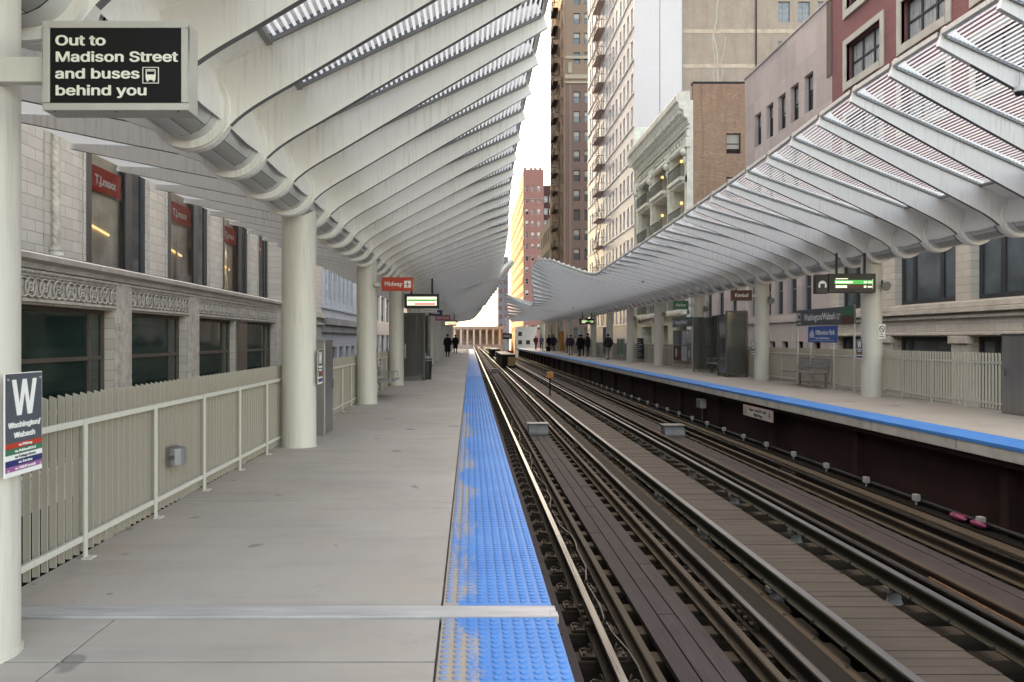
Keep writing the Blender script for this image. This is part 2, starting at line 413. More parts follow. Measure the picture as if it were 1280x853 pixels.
def tie_mesh(x0, x1):
    m = MB(); m.box(x0, x1, -.105, .105, -.22, 0); return m.mesh('tie', M['tie'], .012)
def track(xa, xb, label, x0t, x1t):
    t = thing('railway_track', label, 'railway track', ((xa + xb) / 2, 0, -1.18)); ox, oz = (xa + xb) / 2, -1.18
    zt = -1.0 - oz; L1 = 285
    for x in (xa, xb): rail('rail', x - ox, zt, 1, L1, .155, .074, .14, M['rail_side'], M['rail_top'], t)
    for x in (xa + .29, xb - .29): rail('guard_rail', x - ox, zt - .015, 1, 150, .14, .07, .12, M['guard'], M['guard'], t)
    tm = tie_mesh(x0t - ox, x1t - ox); y = 4.9; k = 0; far = MB(); ff = MB()
    ty = []
    while y < 200:
        ty.append(y + rnd.uniform(-.02, .02)); y += .61
    for k, y in enumerate(ty):
        if k < 90: inst('tie', tm, t, (0, y, rnd.uniform(-.006, .004)), (0, 0, rnd.uniform(-.006, .006)))
        else: far.box(x0t - ox, x1t - ox, y - .105, y + .105, -.2, 0)
        for x in (xa, xb):
            if k < 50: inst('rail_fastener', FAST, t, (x - ox, y, .004))
            elif k < 130:
                for sx in (-.12, .12): ff.box(x - ox + sx - .04, x - ox + sx + .04, y - .08, y + .08, 0, .06)
    tag(far.build('tie_row', M['tie'], t), kind='stuff'); tag(ff.build('fastener_row', M['clip'], t), kind='stuff')
    c = 0.0
    for i in (-1, 0, 1):
        m = MB(); y = 1.0 + (i + 1) * 1.7
        while y < 190: m.box(c + i * .175 - .082, c + i * .175 + .082, y, y + 4.86, .004, .062 + rnd.uniform(-.004, .004)); y += 4.88
        m.build('plank', M['plank'], t, bevel=.006)
    return t, ox, oz
t1, ox, oz = track(1.12, 2.60, 'railway track beside the left platform with polished rails and dark timber ties', .60, 3.18)
m = MB(); y = .5
while y < 180: m.box(.70 - ox, .87 - ox, y, y + 4.4, .006, .07); y += 4.41
g1 = m.build('guard_timber', M['plank'], t1, bevel=.008)
m = MB(); y = 5.2
while y < 40: m.tube((.79 - ox + rnd.uniform(-.02, .02), y, .06), (.79 - ox, y, .078), .017, n=6); y += .61
m.build('spike', M['clip'], g1)
m = MB(); m.box(2.73 - ox, 2.94 - ox, 1, 180, .006, .075); m.build('cover_board', M['dark_board'], t1)
m = MB(); y = .8
while y < 180: m.box(2.955 - ox, 3.055 - ox, y, y + 4.86, -.01, .05); y += 4.88
y = 4.9
while y < 60: m.box(3.056 - ox, 3.125 - ox, y - .17, y + .17, -.01, .048); m.tube((3.0 - ox + rnd.uniform(-.02, .03), y + .25, .04), (3.0 - ox, y + .25, .06), .018, n=6); y += .61
m.build('tan_board', M['tan_board'], t1)
def joint_bars(t, xs, y):
    for x in xs:
        for s in (-1, 1):
            m = MB(); m.box(x + s * .012, x + s * .04, y - .33, y + .33, .055, .135)
            for k in range(4): m.tube((x + s * .03, y - .24 + k * .16, .095), (x + s * .075, y - .24 + k * .16, .095), .022, n=6)
            m.build('joint_bar', M['clip'], t)
joint_bars(t1, (1.12 - ox, 2.60 - ox), 7.45); joint_bars(t1, (1.12 - ox, 2.60 - ox), 19.3)
t2, ox2, oz2 = track(4.74, 6.22, 'railway track beside the right platform with rust brown rails and purple planks', 4.12, 6.75)
m = MB(); m.box(5.22 - ox2, 5.33 - ox2, 1, 180, .004, .05)
m.build('tan_board', M['tan_board'], t2)
m = MB(); y = .5
while y < 180: m.box(6.62 - ox2, 6.82 - ox2, y, y + 4.4, .006, .07); y += 4.41
m.build('guard_timber', M['tan_board'], t2, bevel=.008)
joint_bars(t2, (4.74 - ox2, 6.22 - ox2), 15.5)

def contact_rail(x, label, bumps):
    t = thing('third_rail', label, 'third rail', (x, 0, -1.18))
    rail('rail', 0, .315, 1, 190, .15, .09, .15, M['contact_side'], M['contact_top'], t)
    y = 3.2; im = MB(); im.tube((0, 0, 0), (0, 0, .06), .085, .06, 10); im.tube((0, 0, .06), (0, 0, .12), .07, .05, 10); im.box(-.09, .09, -.05, .05, .12, .165); me = im.mesh('insulator', M['ramp_grey'])
    k = 0
    while y < 120: inst('insulator', me, t, (0, y, 0)); y += 2.44
    bm_ = MB(); bm_.ball((0, 0, 0), .022, 8, 5); bme = bm_.mesh('bolt', M['contact_side']); y = 4.0
    while y < 60: inst('bolt', bme, t, (-.075, y, .178)); y += .61
    return t
contact_rail(3.10, 'dark electric third rail between the near track and the board walkway', 1)
contact_rail(4.30, 'dark electric third rail on the right side of the board walkway', 1)
# cable along the wall under the right platform, with white end caps
t = thing('cable_trough', 'dark cable trough with small pale caps below the right platform edge', 'cable trough', (7.2, 0, -1.2))
m = MB(); m.box(-.16, .14, 2, 120, .0, .03); m.tube((.05, 2, .10), (.05, 120, .10), .035, n=8, m=1); m.build('tray', [M['dark_board'], M['black']], t)
m = MB(); y = 11.3; cap = MB(); cap.box(-.045, .045, -.05, .05, .09, .2); cap.tube((0, 0, .0), (0, 0, .09), .02, n=6); me = cap.mesh('cap', M['slab_edge'], .01)
for k in range(24): inst('cap', me, t, (-.02, 11.2 + 1.62 * k, 0))

# ================================================================== canopies
def interp(T, y):
    if y <= T[0][0]: return T[0][1:]
    for i in range(len(T) - 1):
        if y <= T[i + 1][0]:
            a, b = T[i], T[i + 1]; p = T[max(0, i - 1)]; q = T[min(len(T) - 1, i + 2)]; t = (y - a[0]) / (b[0] - a[0]); r = []
            for k in (1, 2):
                m0 = (b[k] - p[k]) / (b[0] - p[0]) * (b[0] - a[0]); m1 = (q[k] - a[k]) / (q[0] - a[0]) * (b[0] - a[0])
                r.append((2 * t**3 - 3 * t * t + 1) * a[k] + (t**3 - 2 * t * t + t) * m0 + (-2 * t**3 + 3 * t * t) * b[k] + (t**3 - t * t) * m1)
            return r
    return T[-1][1:]
# edge of each canopy: distance along the track, X of the tip, height of the tip above the eye
TL = [(-4, .90, 3.62), (8, .90, 3.62), (12, .90, 3.60), (15.7, .91, 3.45), (20, 1.0, 3.28), (24, 1.15, 3.13), (30, 1.31, 3.06), (36, 1.40, 3.02), (40, 1.50, 3.10), (46, 2.1, 4.0), (53, 2.9, 5.0), (58, 2.7, 4.7), (64, 2.0, 3.7), (70, 1.4, 3.0), (76, 1.6, 3.4), (82, 2.0, 4.4), (88, 1.3, 3.2), (94, .6, 2.5), (104, -.3, 2.3)]
TR = [(-4, 6.2, 4.0), (9.5, 6.2, 4.0), (13, 6.2, 4.0), (15, 6.2, 3.9), (17.5, 6.18, 3.76), (22, 6.1, 3.55), (28, 6.05, 3.33), (35, 6.05, 3.16), (40, 6.15, 3.2), (46, 5.5, 4.15), (50, 5.0, 4.9), (54, 4.5, 5.3), (58, 4.4, 5.15), (62, 4.75, 4.4), (66, 5.2, 3.4), (70, 5.4, 2.85), (74, 4.8, 3.3), (78, 4.1, 3.95), (82, 3.6, 4.5), (86, 3.8, 4.1), (92, 4.4, 2.6), (100, 5.2, 2.3)]
def ring_pts(zc, r, a0, a1, n):
    return [(r * math.cos(R(a0 + (a1 - a0) * i / n)), zc + r * math.sin(R(a0 + (a1 - a0) * i / n))) for i in range(n + 1)]
def hermite(p0, t0, p1, t1, n):
    r = []
    for i in range(n + 1):
        t = i / n; r.append(tuple((2 * t**3 - 3 * t * t + 1) * p0[k] + (t**3 - 2 * t * t + t) * t0[k] + (-2 * t**3 + 3 * t * t) * p1[k] + (t**3 - t * t) * t1[k] for k in (0, 1)))
    return r
RB = .36
def track_bottom(zc, ut, zt):
    p0 = (.30, zc - .20); p1 = (.95, zc + .12 + .17 * max(.2, (zt - zc) / ut * 1.6)); sl = Vector((ut - p1[0], zt - p1[1])).normalized()
    c = hermite(p0, (.35, .52), p1, (sl.x * .8, sl.y * .8), 9)
    return c + [(p1[0] + (ut - p1[0]) * k / 6, p1[1] + (zt - p1[1]) * k / 6) for k in range(1, 7)]
def depth_at(u, ut): t = min(1, max(0, (u - .3) / (ut - .3))); return .56 - .38 * t
def norm_off(c, ut, k=1.0):
    r = []
    for i, p in enumerate(c):
        a = Vector(c[max(0, i - 1)]); b = Vector(c[min(len(c) - 1, i + 1)]); d = (b - a).normalized(); n = Vector((-d.y, d.x)); o = depth_at(p[0], ut) * k
        r.append((p[0] + n.x * o, p[1] + n.y * o))
    return r
def glass_mat():
    g = NG('fritted_glass'); x, y, z = g.sep()
    st = g.math('GREATER_THAN', g.math('FRACT', g.math('DIVIDE', x, .058)), .52)
    tr = g.n('ShaderNodeBsdfTransparent'); tr.inputs[0].default_value = (.86, .91, .95, 1); gl = g.n('ShaderNodeBsdfGlossy'); gl.inputs['Roughness'].default_value = .06; gl.inputs[0].default_value = (.9, .95, 1, 1)
    fr = g.n('ShaderNodeFresnel'); fr.inputs[0].default_value = 1.35; mx = g.n('ShaderNodeMixShader'); g.l(fr.outputs[0], mx.inputs[0]); g.l(tr.outputs[0], mx.inputs[1]); g.l(gl.outputs[0], mx.inputs[2])
    df = g.n('ShaderNodeBsdfDiffuse'); df.inputs[0].default_value = (.52, .54, .56, 1); tl = g.n('ShaderNodeBsdfTranslucent'); tl.inputs[0].default_value = (.74, .77, .80, 1)
    m2 = g.n('ShaderNodeMixShader'); m2.inputs[0].default_value = .6; g.l(df.outputs[0], m2.inputs[1]); g.l(tl.outputs[0], m2.inputs[2])
    m3 = g.n('ShaderNodeMixShader'); g.l(st, m3.inputs[0]); g.l(mx.outputs[0], m3.inputs[1]); g.l(m2.outputs[0], m3.inputs[2]); g.l(m3.outputs[0], g.out.inputs[0]); return g.mat
M['frit'] = glass_mat()
def opal():
    g = NG('opal_panel'); df = g.n('ShaderNodeBsdfDiffuse'); df.inputs[0].default_value = (.70, .70, .68, 1); tl = g.n('ShaderNodeBsdfTranslucent'); tl.inputs[0].default_value = (.72, .72, .69, 1)
    mx = g.n('ShaderNodeMixShader'); mx.inputs[0].default_value = .38; g.l(df.outputs[0], mx.inputs[1]); g.l(tl.outputs[0], mx.inputs[2]); g.l(mx.outputs[0], g.out.inputs[0]); return g.mat
M['opal'] = opal()
def canopy(side, xs, zc, T, y0, n, label, platform_tips, street_tip):
    """side +1: the track lies towards +X; u is measured from the spine towards the track"""
    root = thing('platform_canopy', label, 'canopy', (xs, 0, 0))
    fx = lambda u, z, d: (side * u, d, z)
    ys = [y0 + 1.22 * k for k in range(n)]
    prof = []
    su, sz = street_tip
    for y in ys:
        X, dz = interp(T, y); prof.append(((X - xs) * side, dz + 1.5 - (.12 if side < 0 else 0)))
    # spine tube with flanges
    m = MB(); L0, L1 = ys[0] - .8, ys[-1] + .8
    m.tube((0, L0, zc), (0, L1, zc), .285, n=40); m.build('spine_tube', M['panel'], root)
    for i, y in enumerate(ys):
        ut, zt = prof[i]
        c = track_bottom(zc, ut, zt); top = norm_off(c, ut); tip = top[-1]; d = (Vector(c[-1]) - Vector(c[-2])).normalized(); nn = Vector((-d.y, d.x))
        outl = ring_pts(zc, RB, -150, -34, 10)[:-1] + c
        tb = Vector(c[-1]); outl += [tuple(tb + d * .05 + nn * .27), tuple(tb + nn * .33 - d * .04), tuple(tb + nn * .27 - d * .15)]
        outl += [p for p in reversed(top[:-1]) if p[0] > .1]
        outl += [(.05, zc + .52), (-.3, zc + .44)]
        stp = (su, sz); outl += [(su * .5, zc + .27 + (sz - zc) * .5), (su, sz + .075), (su - .01, sz + .02), (su * .55, zc + (sz - zc) * .42 - .06), (-.55, zc - .10)]
        # drop duplicates of direction: ring start closes the outline
        m = MB(); m.prism(outl, fx, y - .035, y + .035)
        nb = len(m.f) - len(outl); r0 = 9
        for q in range(r0 + 2, r0 + len(c) - 1): m.m[nb + q] = 1
        for q in range(len(outl) - 3, len(outl) - 1): m.m[nb + q] = 1
        m.tube((0, y - .085, zc), (0, y + .085, zc), RB - .006, n=36)
        m.build('rib', [M['canopy'], M['rib_edge']], root, bevel=0)
    gl_frames = []
    for i in range(n - 1):
        ya, yb = ys[i] + .036, ys[i + 1] - .036
        cs = []
        for ut, zt in (prof[i], prof[i + 1]): cs.append((track_bottom(zc, ut, zt), ut))
        # opaque saddle between the tube and the glass (cobra shaped lobe)
        rows = []
        for c, ut in cs:
            o = norm_off(c, ut, .80); start = ring_pts(zc, .30, -20, 25, 3)
            o2 = [p for p in o[3:8]]; rows.append(start + o2 + [(o[8][0], o[8][1])])
        A = [fx(u, z, ya) for u, z in rows[0]]; B = [fx(u, z, yb) for u, z in rows[1]]
        mid = [tuple((a[k] + b[k]) / 2 + ((side * .035 if k == 0 else (-.045 if k == 2 else 0)) * (1 - j / (len(A) - 1))) for k in range(3)) for j, (a, b) in enumerate(zip(A, B))]
        m = MB(); m.grid([A, mid, B], 0, True); off = [[(p[0], p[1], p[2] + .03) for p in r] for r in (A, mid, B)]; m.grid(off, 0, True)
        # street side soffit
        q = [(-.2, zc + .22), (-.6, zc + .10), (su * .5, zc + .12 + (sz - zc) * .47), (su + .02, sz + .05)]
        m.build('infill_panel', M['canopy'], root)
        m = MB(); m.grid([[fx(u, z + .03, ya) for u, z in q], [fx(u, z + .03, yb) for u, z in q]], 0, False)
        m.build('street_panel', M['opal'], root)
        # glass with its frame
        pa = []
        for (c, ut), y in zip(cs, (ya, yb)):
            o = norm_off(c, ut, .86); pa.append([fx(o[k][0], o[k][1], y) for k in range(8, len(o))])
        m = MB(); m.grid(pa, 0, False); gp = m.build('glass_panel', M['frit'], root)
        m = MB(); 
        for row, sgn in ((pa[0], 1), (pa[1], -1)):
            for a, b in zip(row[:-1], row[1:]):
                q8 = [a, b, (b[0], b[1] + sgn * .035, b[2]), (a[0], a[1] + sgn * .035, a[2])]
                lo = [(p[0], p[1], p[2] - .035) for p in q8]; hi = [(p[0], p[1], p[2] + .012) for p in q8]
                m.face(lo, 0); m.face(hi[::-1], 0); m.face([lo[2], lo[3], hi[3], hi[2]], 0)
        a, b = pa[0][-1], pa[1][-1]; e = side * .05
        bx = [a, b, (b[0] + e, b[1], b[2] + .02), (a[0] + e, a[1], a[2] + .02)]; lo = [(p[0], p[1], p[2] - .01) for p in bx]; hi = [(p[0], p[1], p[2] + .055) for p in bx]
        m.face(lo, 1); m.face(hi, 1); m.face([lo[0], lo[1], hi[1], hi[0]], 1); m.face([lo[2], lo[3], hi[3], hi[2]], 1)
        a, b = pa[0][0], pa[1][0]; bx = [a, b, (b[0] + e, b[1], b[2] + .01), (a[0] + e, a[1], a[2] + .01)]; lo = [(p[0], p[1], p[2] - .04) for p in bx]
        m.face(lo, 0); m.face([bx[0], bx[1], lo[1], lo[0]], 0); m.face([bx[2], bx[3], lo[3], lo[2]], 0)
        m.build('glass_frame', [M['frame_grey'], M['canopy']], gp)
        # access panel with lamp strip on the underside of the tube
        if i < 60:
            yc = (ya + yb) / 2; h = .37; m = MB()
            for (r, a0, a1, hy, mt) in ((.2875, -102, -14, h, 1), (.2895, -100, -72, h - .016, 0), (.2895, -71, -45, h - .016, 2), (.2895, -44, -16, h - .016, 0)):
                m.grid([[fx(u, z, yc - hy) for u, z in ring_pts(zc, r, a0, a1, 6)], [fx(u, z, yc + hy) for u, z in ring_pts(zc, r, a0, a1, 6)]], mt, True)
            m.build('lamp_panel', [M['panel'], M['gap'], M['lens']], root)
    return root
canopy(1, XL, 3.47, TL, .73 + 1.22 * 1, 82, 'long white ribbed steel and glass canopy over the left platform', None, (-2.24, 3.69))
canopy(-1, XR, 3.67, TR, 5.7, 79, 'long white ribbed steel and glass canopy over the right platform', None, (-2.0, 3.95))

# ================================================================== columns
def col_mesh(zb, zt):
    m = MB(); m.tube((0, 0, zb), (0, 0, zt), .238, n=40); m.tube((0, 0, zb), (0, 0, zb + .012), .25, n=40); return m.mesh('platform_column', M['column'])
cl = col_mesh(0, 3.35); cr = col_mesh(ZR, 3.55)
ORD = ['first', 'second', 'third', 'fourth', 'fifth', 'sixth', 'seventh', 'eighth', 'ninth', 'tenth', 'eleventh', 'twelfth', 'thirteenth', 'fourteenth']
LL = ['cream round column at the left picture edge carrying the W plate', 'thick cream column in front of the small grey cabinet and the fence', 'cream round column between the small grey cabinet and the Midway sign', 'cream round column just under the red Midway sign']
for k in range(14):
    o = inst('platform_column', cl, None, (XL, 3.83 + 7.32 * k - (.06 if k == 0 else 0), 0))
    tag(o, LL[k] if k < 4 else 'cream round column, %s from the near end of the left platform' % ORD[k], 'column', 'cream columns of the left canopy', 'thing')
LR = ['cream column carrying the no smoking sign and green arrivals screen', 'cream round column under the brown Kimball sign beside the shelter', 'cream column at the far end of the glass shelter', 'cream column left of the picture map board']
for k in range(13):
    o = inst('platform_column', cr, None, (XR, 19.45 + 7.32 * k - (0 if k else 0), 0))
    tag(o, LR[k] if k < 4 else 'cream round column, %s from the near end of the right platform' % ORD[k], 'column', 'cream columns of the right canopy', 'thing')

# ================================================================== fences
def fence(name, label, x, y0, y1, z0, sgn, posts_from):
    t = thing(name, label, 'fence', (x, 0, z0))
    m = MB(); m.box(-.006, .006, -.021, .021, 0.02, 1.12)  # flat bar seen from its side
    p = MB(); p.box(-.021, .021, -.006, .006, .02, 1.10); p.prism([(-.021, 1.10), (.021, 1.10), (.021, 1.115), (-.021, 1.13)], lambda a, b, d: (a, d, b), -.006, .006); me = p.mesh('picket', M['fence'])
    far = MB(); y = y0; k = 0
    while y < y1:
        if k < 100: inst('picket', me, t, (-.02 * sgn, y, 0), (0, 0, rnd.uniform(-.03, .03)))
        else: far.box(-.021 - .02 * sgn, .021 - .02 * sgn, y - .006, y + .006, .02, 1.115)
        y += .1017; k += 1
    if far.v: tag(far.build('picket_row', M['fence'], t), kind='stuff')
    for z in (.135, .93):
        r = MB(); r.box(.004 * sgn, .036 * sgn, y0 - .05, y1 + .05, z - .02, z + .02); r.build('rail', M['fence_rail'], t, bevel=.004)
    pm = MB(); pm.box(.037 * sgn, .052 * sgn, -.022, .022, 0, .95); pm.box(.037 * sgn, .10 * sgn, -.05, .05, 0, .01); pme = pm.mesh('post', M['fence_rail'], .003)
    y = posts_from
    while y < y1: inst('post', pme, t, (0, y, 0)); y += 1.22
    return t
fence('picket_fence', 'pale green grey metal picket fence along the back of the left platform', -2.68, 2.2, 96, 0, 1, 4.23)
fence('picket_fence', 'pale metal picket fence behind the bench and columns of the right platform', 10.32, 12.0, 96, ZR, -1, 15.3)

t = thing('rusty_rod', 'thin rust orange rod lying beside the nearest rail of the right track', 'rod', (4.93, 0, -1.09)); m = MB(); m.tube((0, 6.6, 0), (.03, 8.6, .004), .02, n=8); m.build('bar', simple('fresh_rust', (.10, .045, .022), .8, 0, .3, 5), t)
t = thing('track_cable', 'thin black cable snaking between the rails of the near track', 'cable', (1.30, 0, -1.15))
m = MB(); pr = None
for k in range(60):
    q = (.05 * math.sin(k * .55) + .02 * math.sin(k * 1.7), 5 + k * .35, .02 + .012 * math.sin(k * .9))
    if pr: m.tube(pr, q, .013, n=6, caps=False)
    pr = q
m.build('strand', M['black'], t)
# ================================================================== buildings
M['terra'] = brick('cream_terracotta', 'x', (0.558, 0.508, 0.450), (0.468, 0.419, 0.365), (0.288, 0.261, 0.234), .62, .25, .45, .010, .22, -.1, .5, .35)
M['terra_y'] = brick('cream_terracotta_side', 'y', (.46, .44, .41), (.40, .37, .335), (.27, .25, .225), .62, .25, .45, .010, .18, -.1, .5, .35)
M['terra_plain'] = simple('terracotta_trim', (.48, .44, .385), .5, 0, .2, 2.2, .25, 18)
M['orn'] = simple('terracotta_ornament', (.45, .41, .355), .6, 0, .25, 5, .4, 40)
M['flash'] = simple('roof_flashing', (.03, .03, .032), .7)
M['brown_frame'] = simple('brown_window_frame', (.105, .082, .066), .5, .1, .15, 3)
M['dark_frame'] = simple('dark_window_frame', (.03, .032, .036), .45, .1)
M['green_glass'] = glass_dark('green_shop_glass', (.012, .032, .027), .06)
M['dark_glass'] = glass_dark('dark_window_glass', (.018, .023, .030), .05)
M['blue_glass'] = glass_dark('grey_blue_window_glass', (0.066, 0.090, 0.102), .08)
M['pale_glass'] = glass_dark('pale_window_glass', (0.156, 0.174, 0.180), .1)
M['blind'] = simple('window_blind', (.36, .36, .33), .35, 0, .12, 2, sc=(1, 1, .2))
M['curtain'] = simple('net_curtain', (.30, .32, .33), .3, 0, .3, 3, sc=(3, 3, .5))
M['shop_inside'] = simple('shop_back_wall', (.70, .63, .52), .7, 0, .35, .9)
M['blue_stone'] = brick('pale_blue_stone', 'x', (.50, .52, .55), (.46, .48, .52), (.36, .38, .42), .9, .4, .6, .008, .2, 0, .4, .2)
M['grey_stone'] = simple('weathered_stone', (.29, .28, .265), .8, 0, .25, .8, .3, 8)
M['pink_stone'] = brick('pink_grey_stone', 'x', (0.496, 0.419, 0.403), (0.354, 0.300, 0.293), (0.295, 0.250, 0.234), 2.3, 1.35, .75, .006, .3, -.2, .35, .15)
M['red_brick'] = brick('red_brick', 'x', (0.242, 0.077, 0.083), (0.201, 0.065, 0.075), (0.177, 0.100, 0.098), .26, .085, .8, .010, .15, 0, .3, .5)
M['white_trim'] = simple('white_stone_trim', (0.434, 0.420, 0.385), .6, 0, .12, 2, .15, 20)
M['cream_terra'] = brick('cream_facade', 'x', (0.661, 0.650, 0.559), (0.602, 0.587, 0.507), (0.496, 0.488, 0.416), .7, .36, .5, .008, .2, 0, .4, .2)
M['cream_trim'] = simple('cream_cornice', (0.661, 0.656, 0.572), .55, 0, .18, 1.6, .3, 14)
M['buff_brick'] = brick('rough_buff_brick', 'y', (0.566, 0.356, 0.240), (0.354, 0.206, 0.143), (0.236, 0.181, 0.143), .25, .08, .9, .018, .75, 0, 1.1, 1.)
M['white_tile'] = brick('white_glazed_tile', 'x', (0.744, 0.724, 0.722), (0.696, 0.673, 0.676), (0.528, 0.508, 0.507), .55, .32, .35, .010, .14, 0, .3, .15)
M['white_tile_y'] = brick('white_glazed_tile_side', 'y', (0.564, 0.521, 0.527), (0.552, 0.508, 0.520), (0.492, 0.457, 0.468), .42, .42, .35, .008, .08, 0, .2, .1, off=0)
M['grey_brick'] = brick('grey_brown_brick', 'y', (0.443, 0.344, 0.280), (0.366, 0.281, 0.227), (0.295, 0.244, 0.202), .25, .085, .88, .014, .5, 0, .6, .8)
M['tan_brick_y'] = brick('tan_tower_brick', 'y', (0.315, 0.216, 0.163), (0.276, 0.191, 0.147), (0.208, 0.161, 0.125), .25, .085, .85, .012, .2, 0, .1, .4)
M['rose_brick_y'] = brick('rose_tower_brick', 'y', (0.224, 0.142, 0.120), (0.199, 0.125, 0.111), (0.161, 0.120, 0.105), .25, .085, .85, .012, .2, 0, .1, .4)
M['rose_brick'] = brick('rose_tower_brick_front', 'x', (0.138, 0.088, 0.075), (0.124, 0.077, 0.068), (0.100, 0.075, 0.065), .25, .085, .85, .012, .2, 0, .1, .4)
M['iron'] = simple('black_iron', (.03, .028, .028), .6, .4)
M['rust_iron'] = simple('pale_red_oxide', (.40, .29, .26), .65, 0)
M['rust_iron_old'] = simple('red_oxide_iron', (0.168, 0.114, 0.099), .65, .2)
M['far_red'] = brick('far_red_brick', 'y', (.46, .21, .185), (.41, .185, .165), (.36, .20, .18), .5, .2, .85, .02, .2, 0, .1, .2)  # red lightened so the colour carries the distance haze
M['far_sun_yellow'] = brick('far_sun_yellow_brick', 'x', (.20, .105, .035), (.19, .09, .03), (.18, .10, .04), .5, .2, .85, .02, .2, 0, .1, .2)  # sunlight's yellow put into the colour of the tower's street side
M['far_dark'] = simple('far_dark_brick', (0.085, 0.043, 0.043), .85, 0, .2, .4)
M['far_blue'] = simple('far_slate_cladding', (0.102, 0.114, 0.144), .6, 0, .15, .3)
M['far_beige'] = simple('far_beige_stone', (.40, .35, .29), .8, 0, .15, .5)
M['dim_red'] = simple('banner_red', (.30, .035, .03), .5, 0, .2, 2)
def clear_glass():
    g = NG('clear_shop_glass'); tr = g.n('ShaderNodeBsdfTransparent'); tr.inputs[0].default_value = (.96, .97, .97, 1); gl = g.n('ShaderNodeBsdfGlossy'); gl.inputs['Roughness'].default_value = .03
    fr = g.n('ShaderNodeFresnel'); fr.inputs[0].default_value = 1.4; a = g.n('ShaderNodeMixShader'); g.l(fr.outputs[0], a.inputs[0]); g.l(tr.outputs[0], a.inputs[1]); g.l(gl.outputs[0], a.inputs[2]); g.l(a.outputs[0], g.out.inputs[0])
    bp = g.n('ShaderNodeBump'); bp.inputs['Strength'].default_value = .15; bp.inputs['Distance'].default_value = .03; g.l(g.noise(.8, 2), bp.inputs['Height']); g.l(bp.outputs[0], gl.inputs['Normal']); return g.mat
M['clear_glass'] = clear_glass()
M['roof'] = simple('roof_felt', (.10, .10, .10), .9, 0, .2, .6)

def facade(m, ax, c, a0, a1, z0, z1, ops, depth, s, mat=0, reveal=None):
    """front wall with openings (a0, a1, z0, z1); outward normal s along axis ax"""
    P = (lambda a, z, d: (c - s * d, a, z)) if ax == 'x' else (lambda a, z, d: (a, c - s * d, z))
    As = sorted({a0, a1, *[o[0] for o in ops], *[o[1] for o in ops]}); Zs = sorted({z0, z1, *[o[2] for o in ops], *[o[3] for o in ops]})
    for i in range(len(As) - 1):
        for j in range(len(Zs) - 1):
            a, z = (As[i] + As[i + 1]) / 2, (Zs[j] + Zs[j + 1]) / 2
            if a < a0 or a > a1 or z < z0 or z > z1: continue
            if any(o[0] < a < o[1] and o[2] < z < o[3] for o in ops): continue
            m.face([P(As[i], Zs[j], 0), P(As[i + 1], Zs[j], 0), P(As[i + 1], Zs[j + 1], 0), P(As[i], Zs[j + 1], 0)], mat)
    rv = mat if reveal is None else reveal
    for (p, q, u, v) in ops:
        m.face([P(p, u, 0), P(q, u, 0), P(q, u, depth), P(p, u, depth)], rv); m.face([P(p, v, 0), P(q, v, 0), P(q, v, depth), P(p, v, depth)], rv)
        m.face([P(p, u, 0), P(p, v, 0), P(p, v, depth), P(p, u, depth)], rv); m.face([P(q, u, 0), P(q, v, 0), P(q, v, depth), P(q, u, depth)], rv)
WIN = {}
def window_meshes(w_, h, cols=1, rows=2, frame='dark_frame', glass='dark_glass', shade=None, var=0, fw=.06):
    key = (round(w_, 3), round(h, 3), str(cols), rows, frame, glass, shade, var, fw)
    if key in WIN: return WIN[key]
    f = MB(); x0, x1 = -w_ / 2, w_ / 2
    f.box(x0, x0 + fw, 0, .07, 0, h); f.box(x1 - fw, x1, 0, .07, 0, h); f.box(x0 + fw, x1 - fw, 0, .07, h - fw, h); f.box(x0 + fw, x1 - fw, 0, .07, 0, fw)
    cuts = [x0 + w_ * (i / cols) for i in range(1, cols)] if isinstance(cols, int) else [x0 + w_ * t for t in cols]
    for cx in cuts: f.box(cx - fw * .6, cx + fw * .6, .005, .065, fw, h - fw)
    for j in range(1, rows): f.box(x0 + fw, x1 - fw, .01, .06, h * j / rows - fw * .45, h * j / rows + fw * .45)
    p = MB(); hz = h * (.0, .35, .55, .72, 1.0)[var % 5] if shade else 0
    def q(a, b, u, v, y, mt): p.face([(a, y, u), (b, y, u), (b, y, v), (a, y, v)], mt)
    zsp = h - fw - hz * .97
    if hz < h * .95: q(x0 + fw * .5, x1 - fw * .5, fw * .5, max(fw, zsp), .05, 0)
    if hz > 0: q(x0 + fw * .5, x1 - fw * .5, max(fw * .5, zsp), h - fw * .5, .051, 1)
    fm = f.mesh('window', M[frame]); pm = p.mesh('pane', [M[glass], M[shade or glass]])
    WIN[key] = (fm, pm); return fm, pm
ROT = {('x', -1): -math.pi / 2, ('x', 1): math.pi / 2, ('y', -1): 0.0, ('y', 1): math.pi}
def put_window(parent, ax, c, s, op, depth, label=None, **k):
    p, q, u, v = op; fm, pm = window_meshes(abs(q - p), v - u, **k); a = (p + q) / 2; d = c - s * (depth - .075)
    loc = (d, a, u) if ax == 'x' else (a, d, u)
    o = inst('window', fm, parent, loc, (0, 0, ROT[(ax, s)])); inst('pane', pm, o); 
    if label: o['label'] = label
    return o

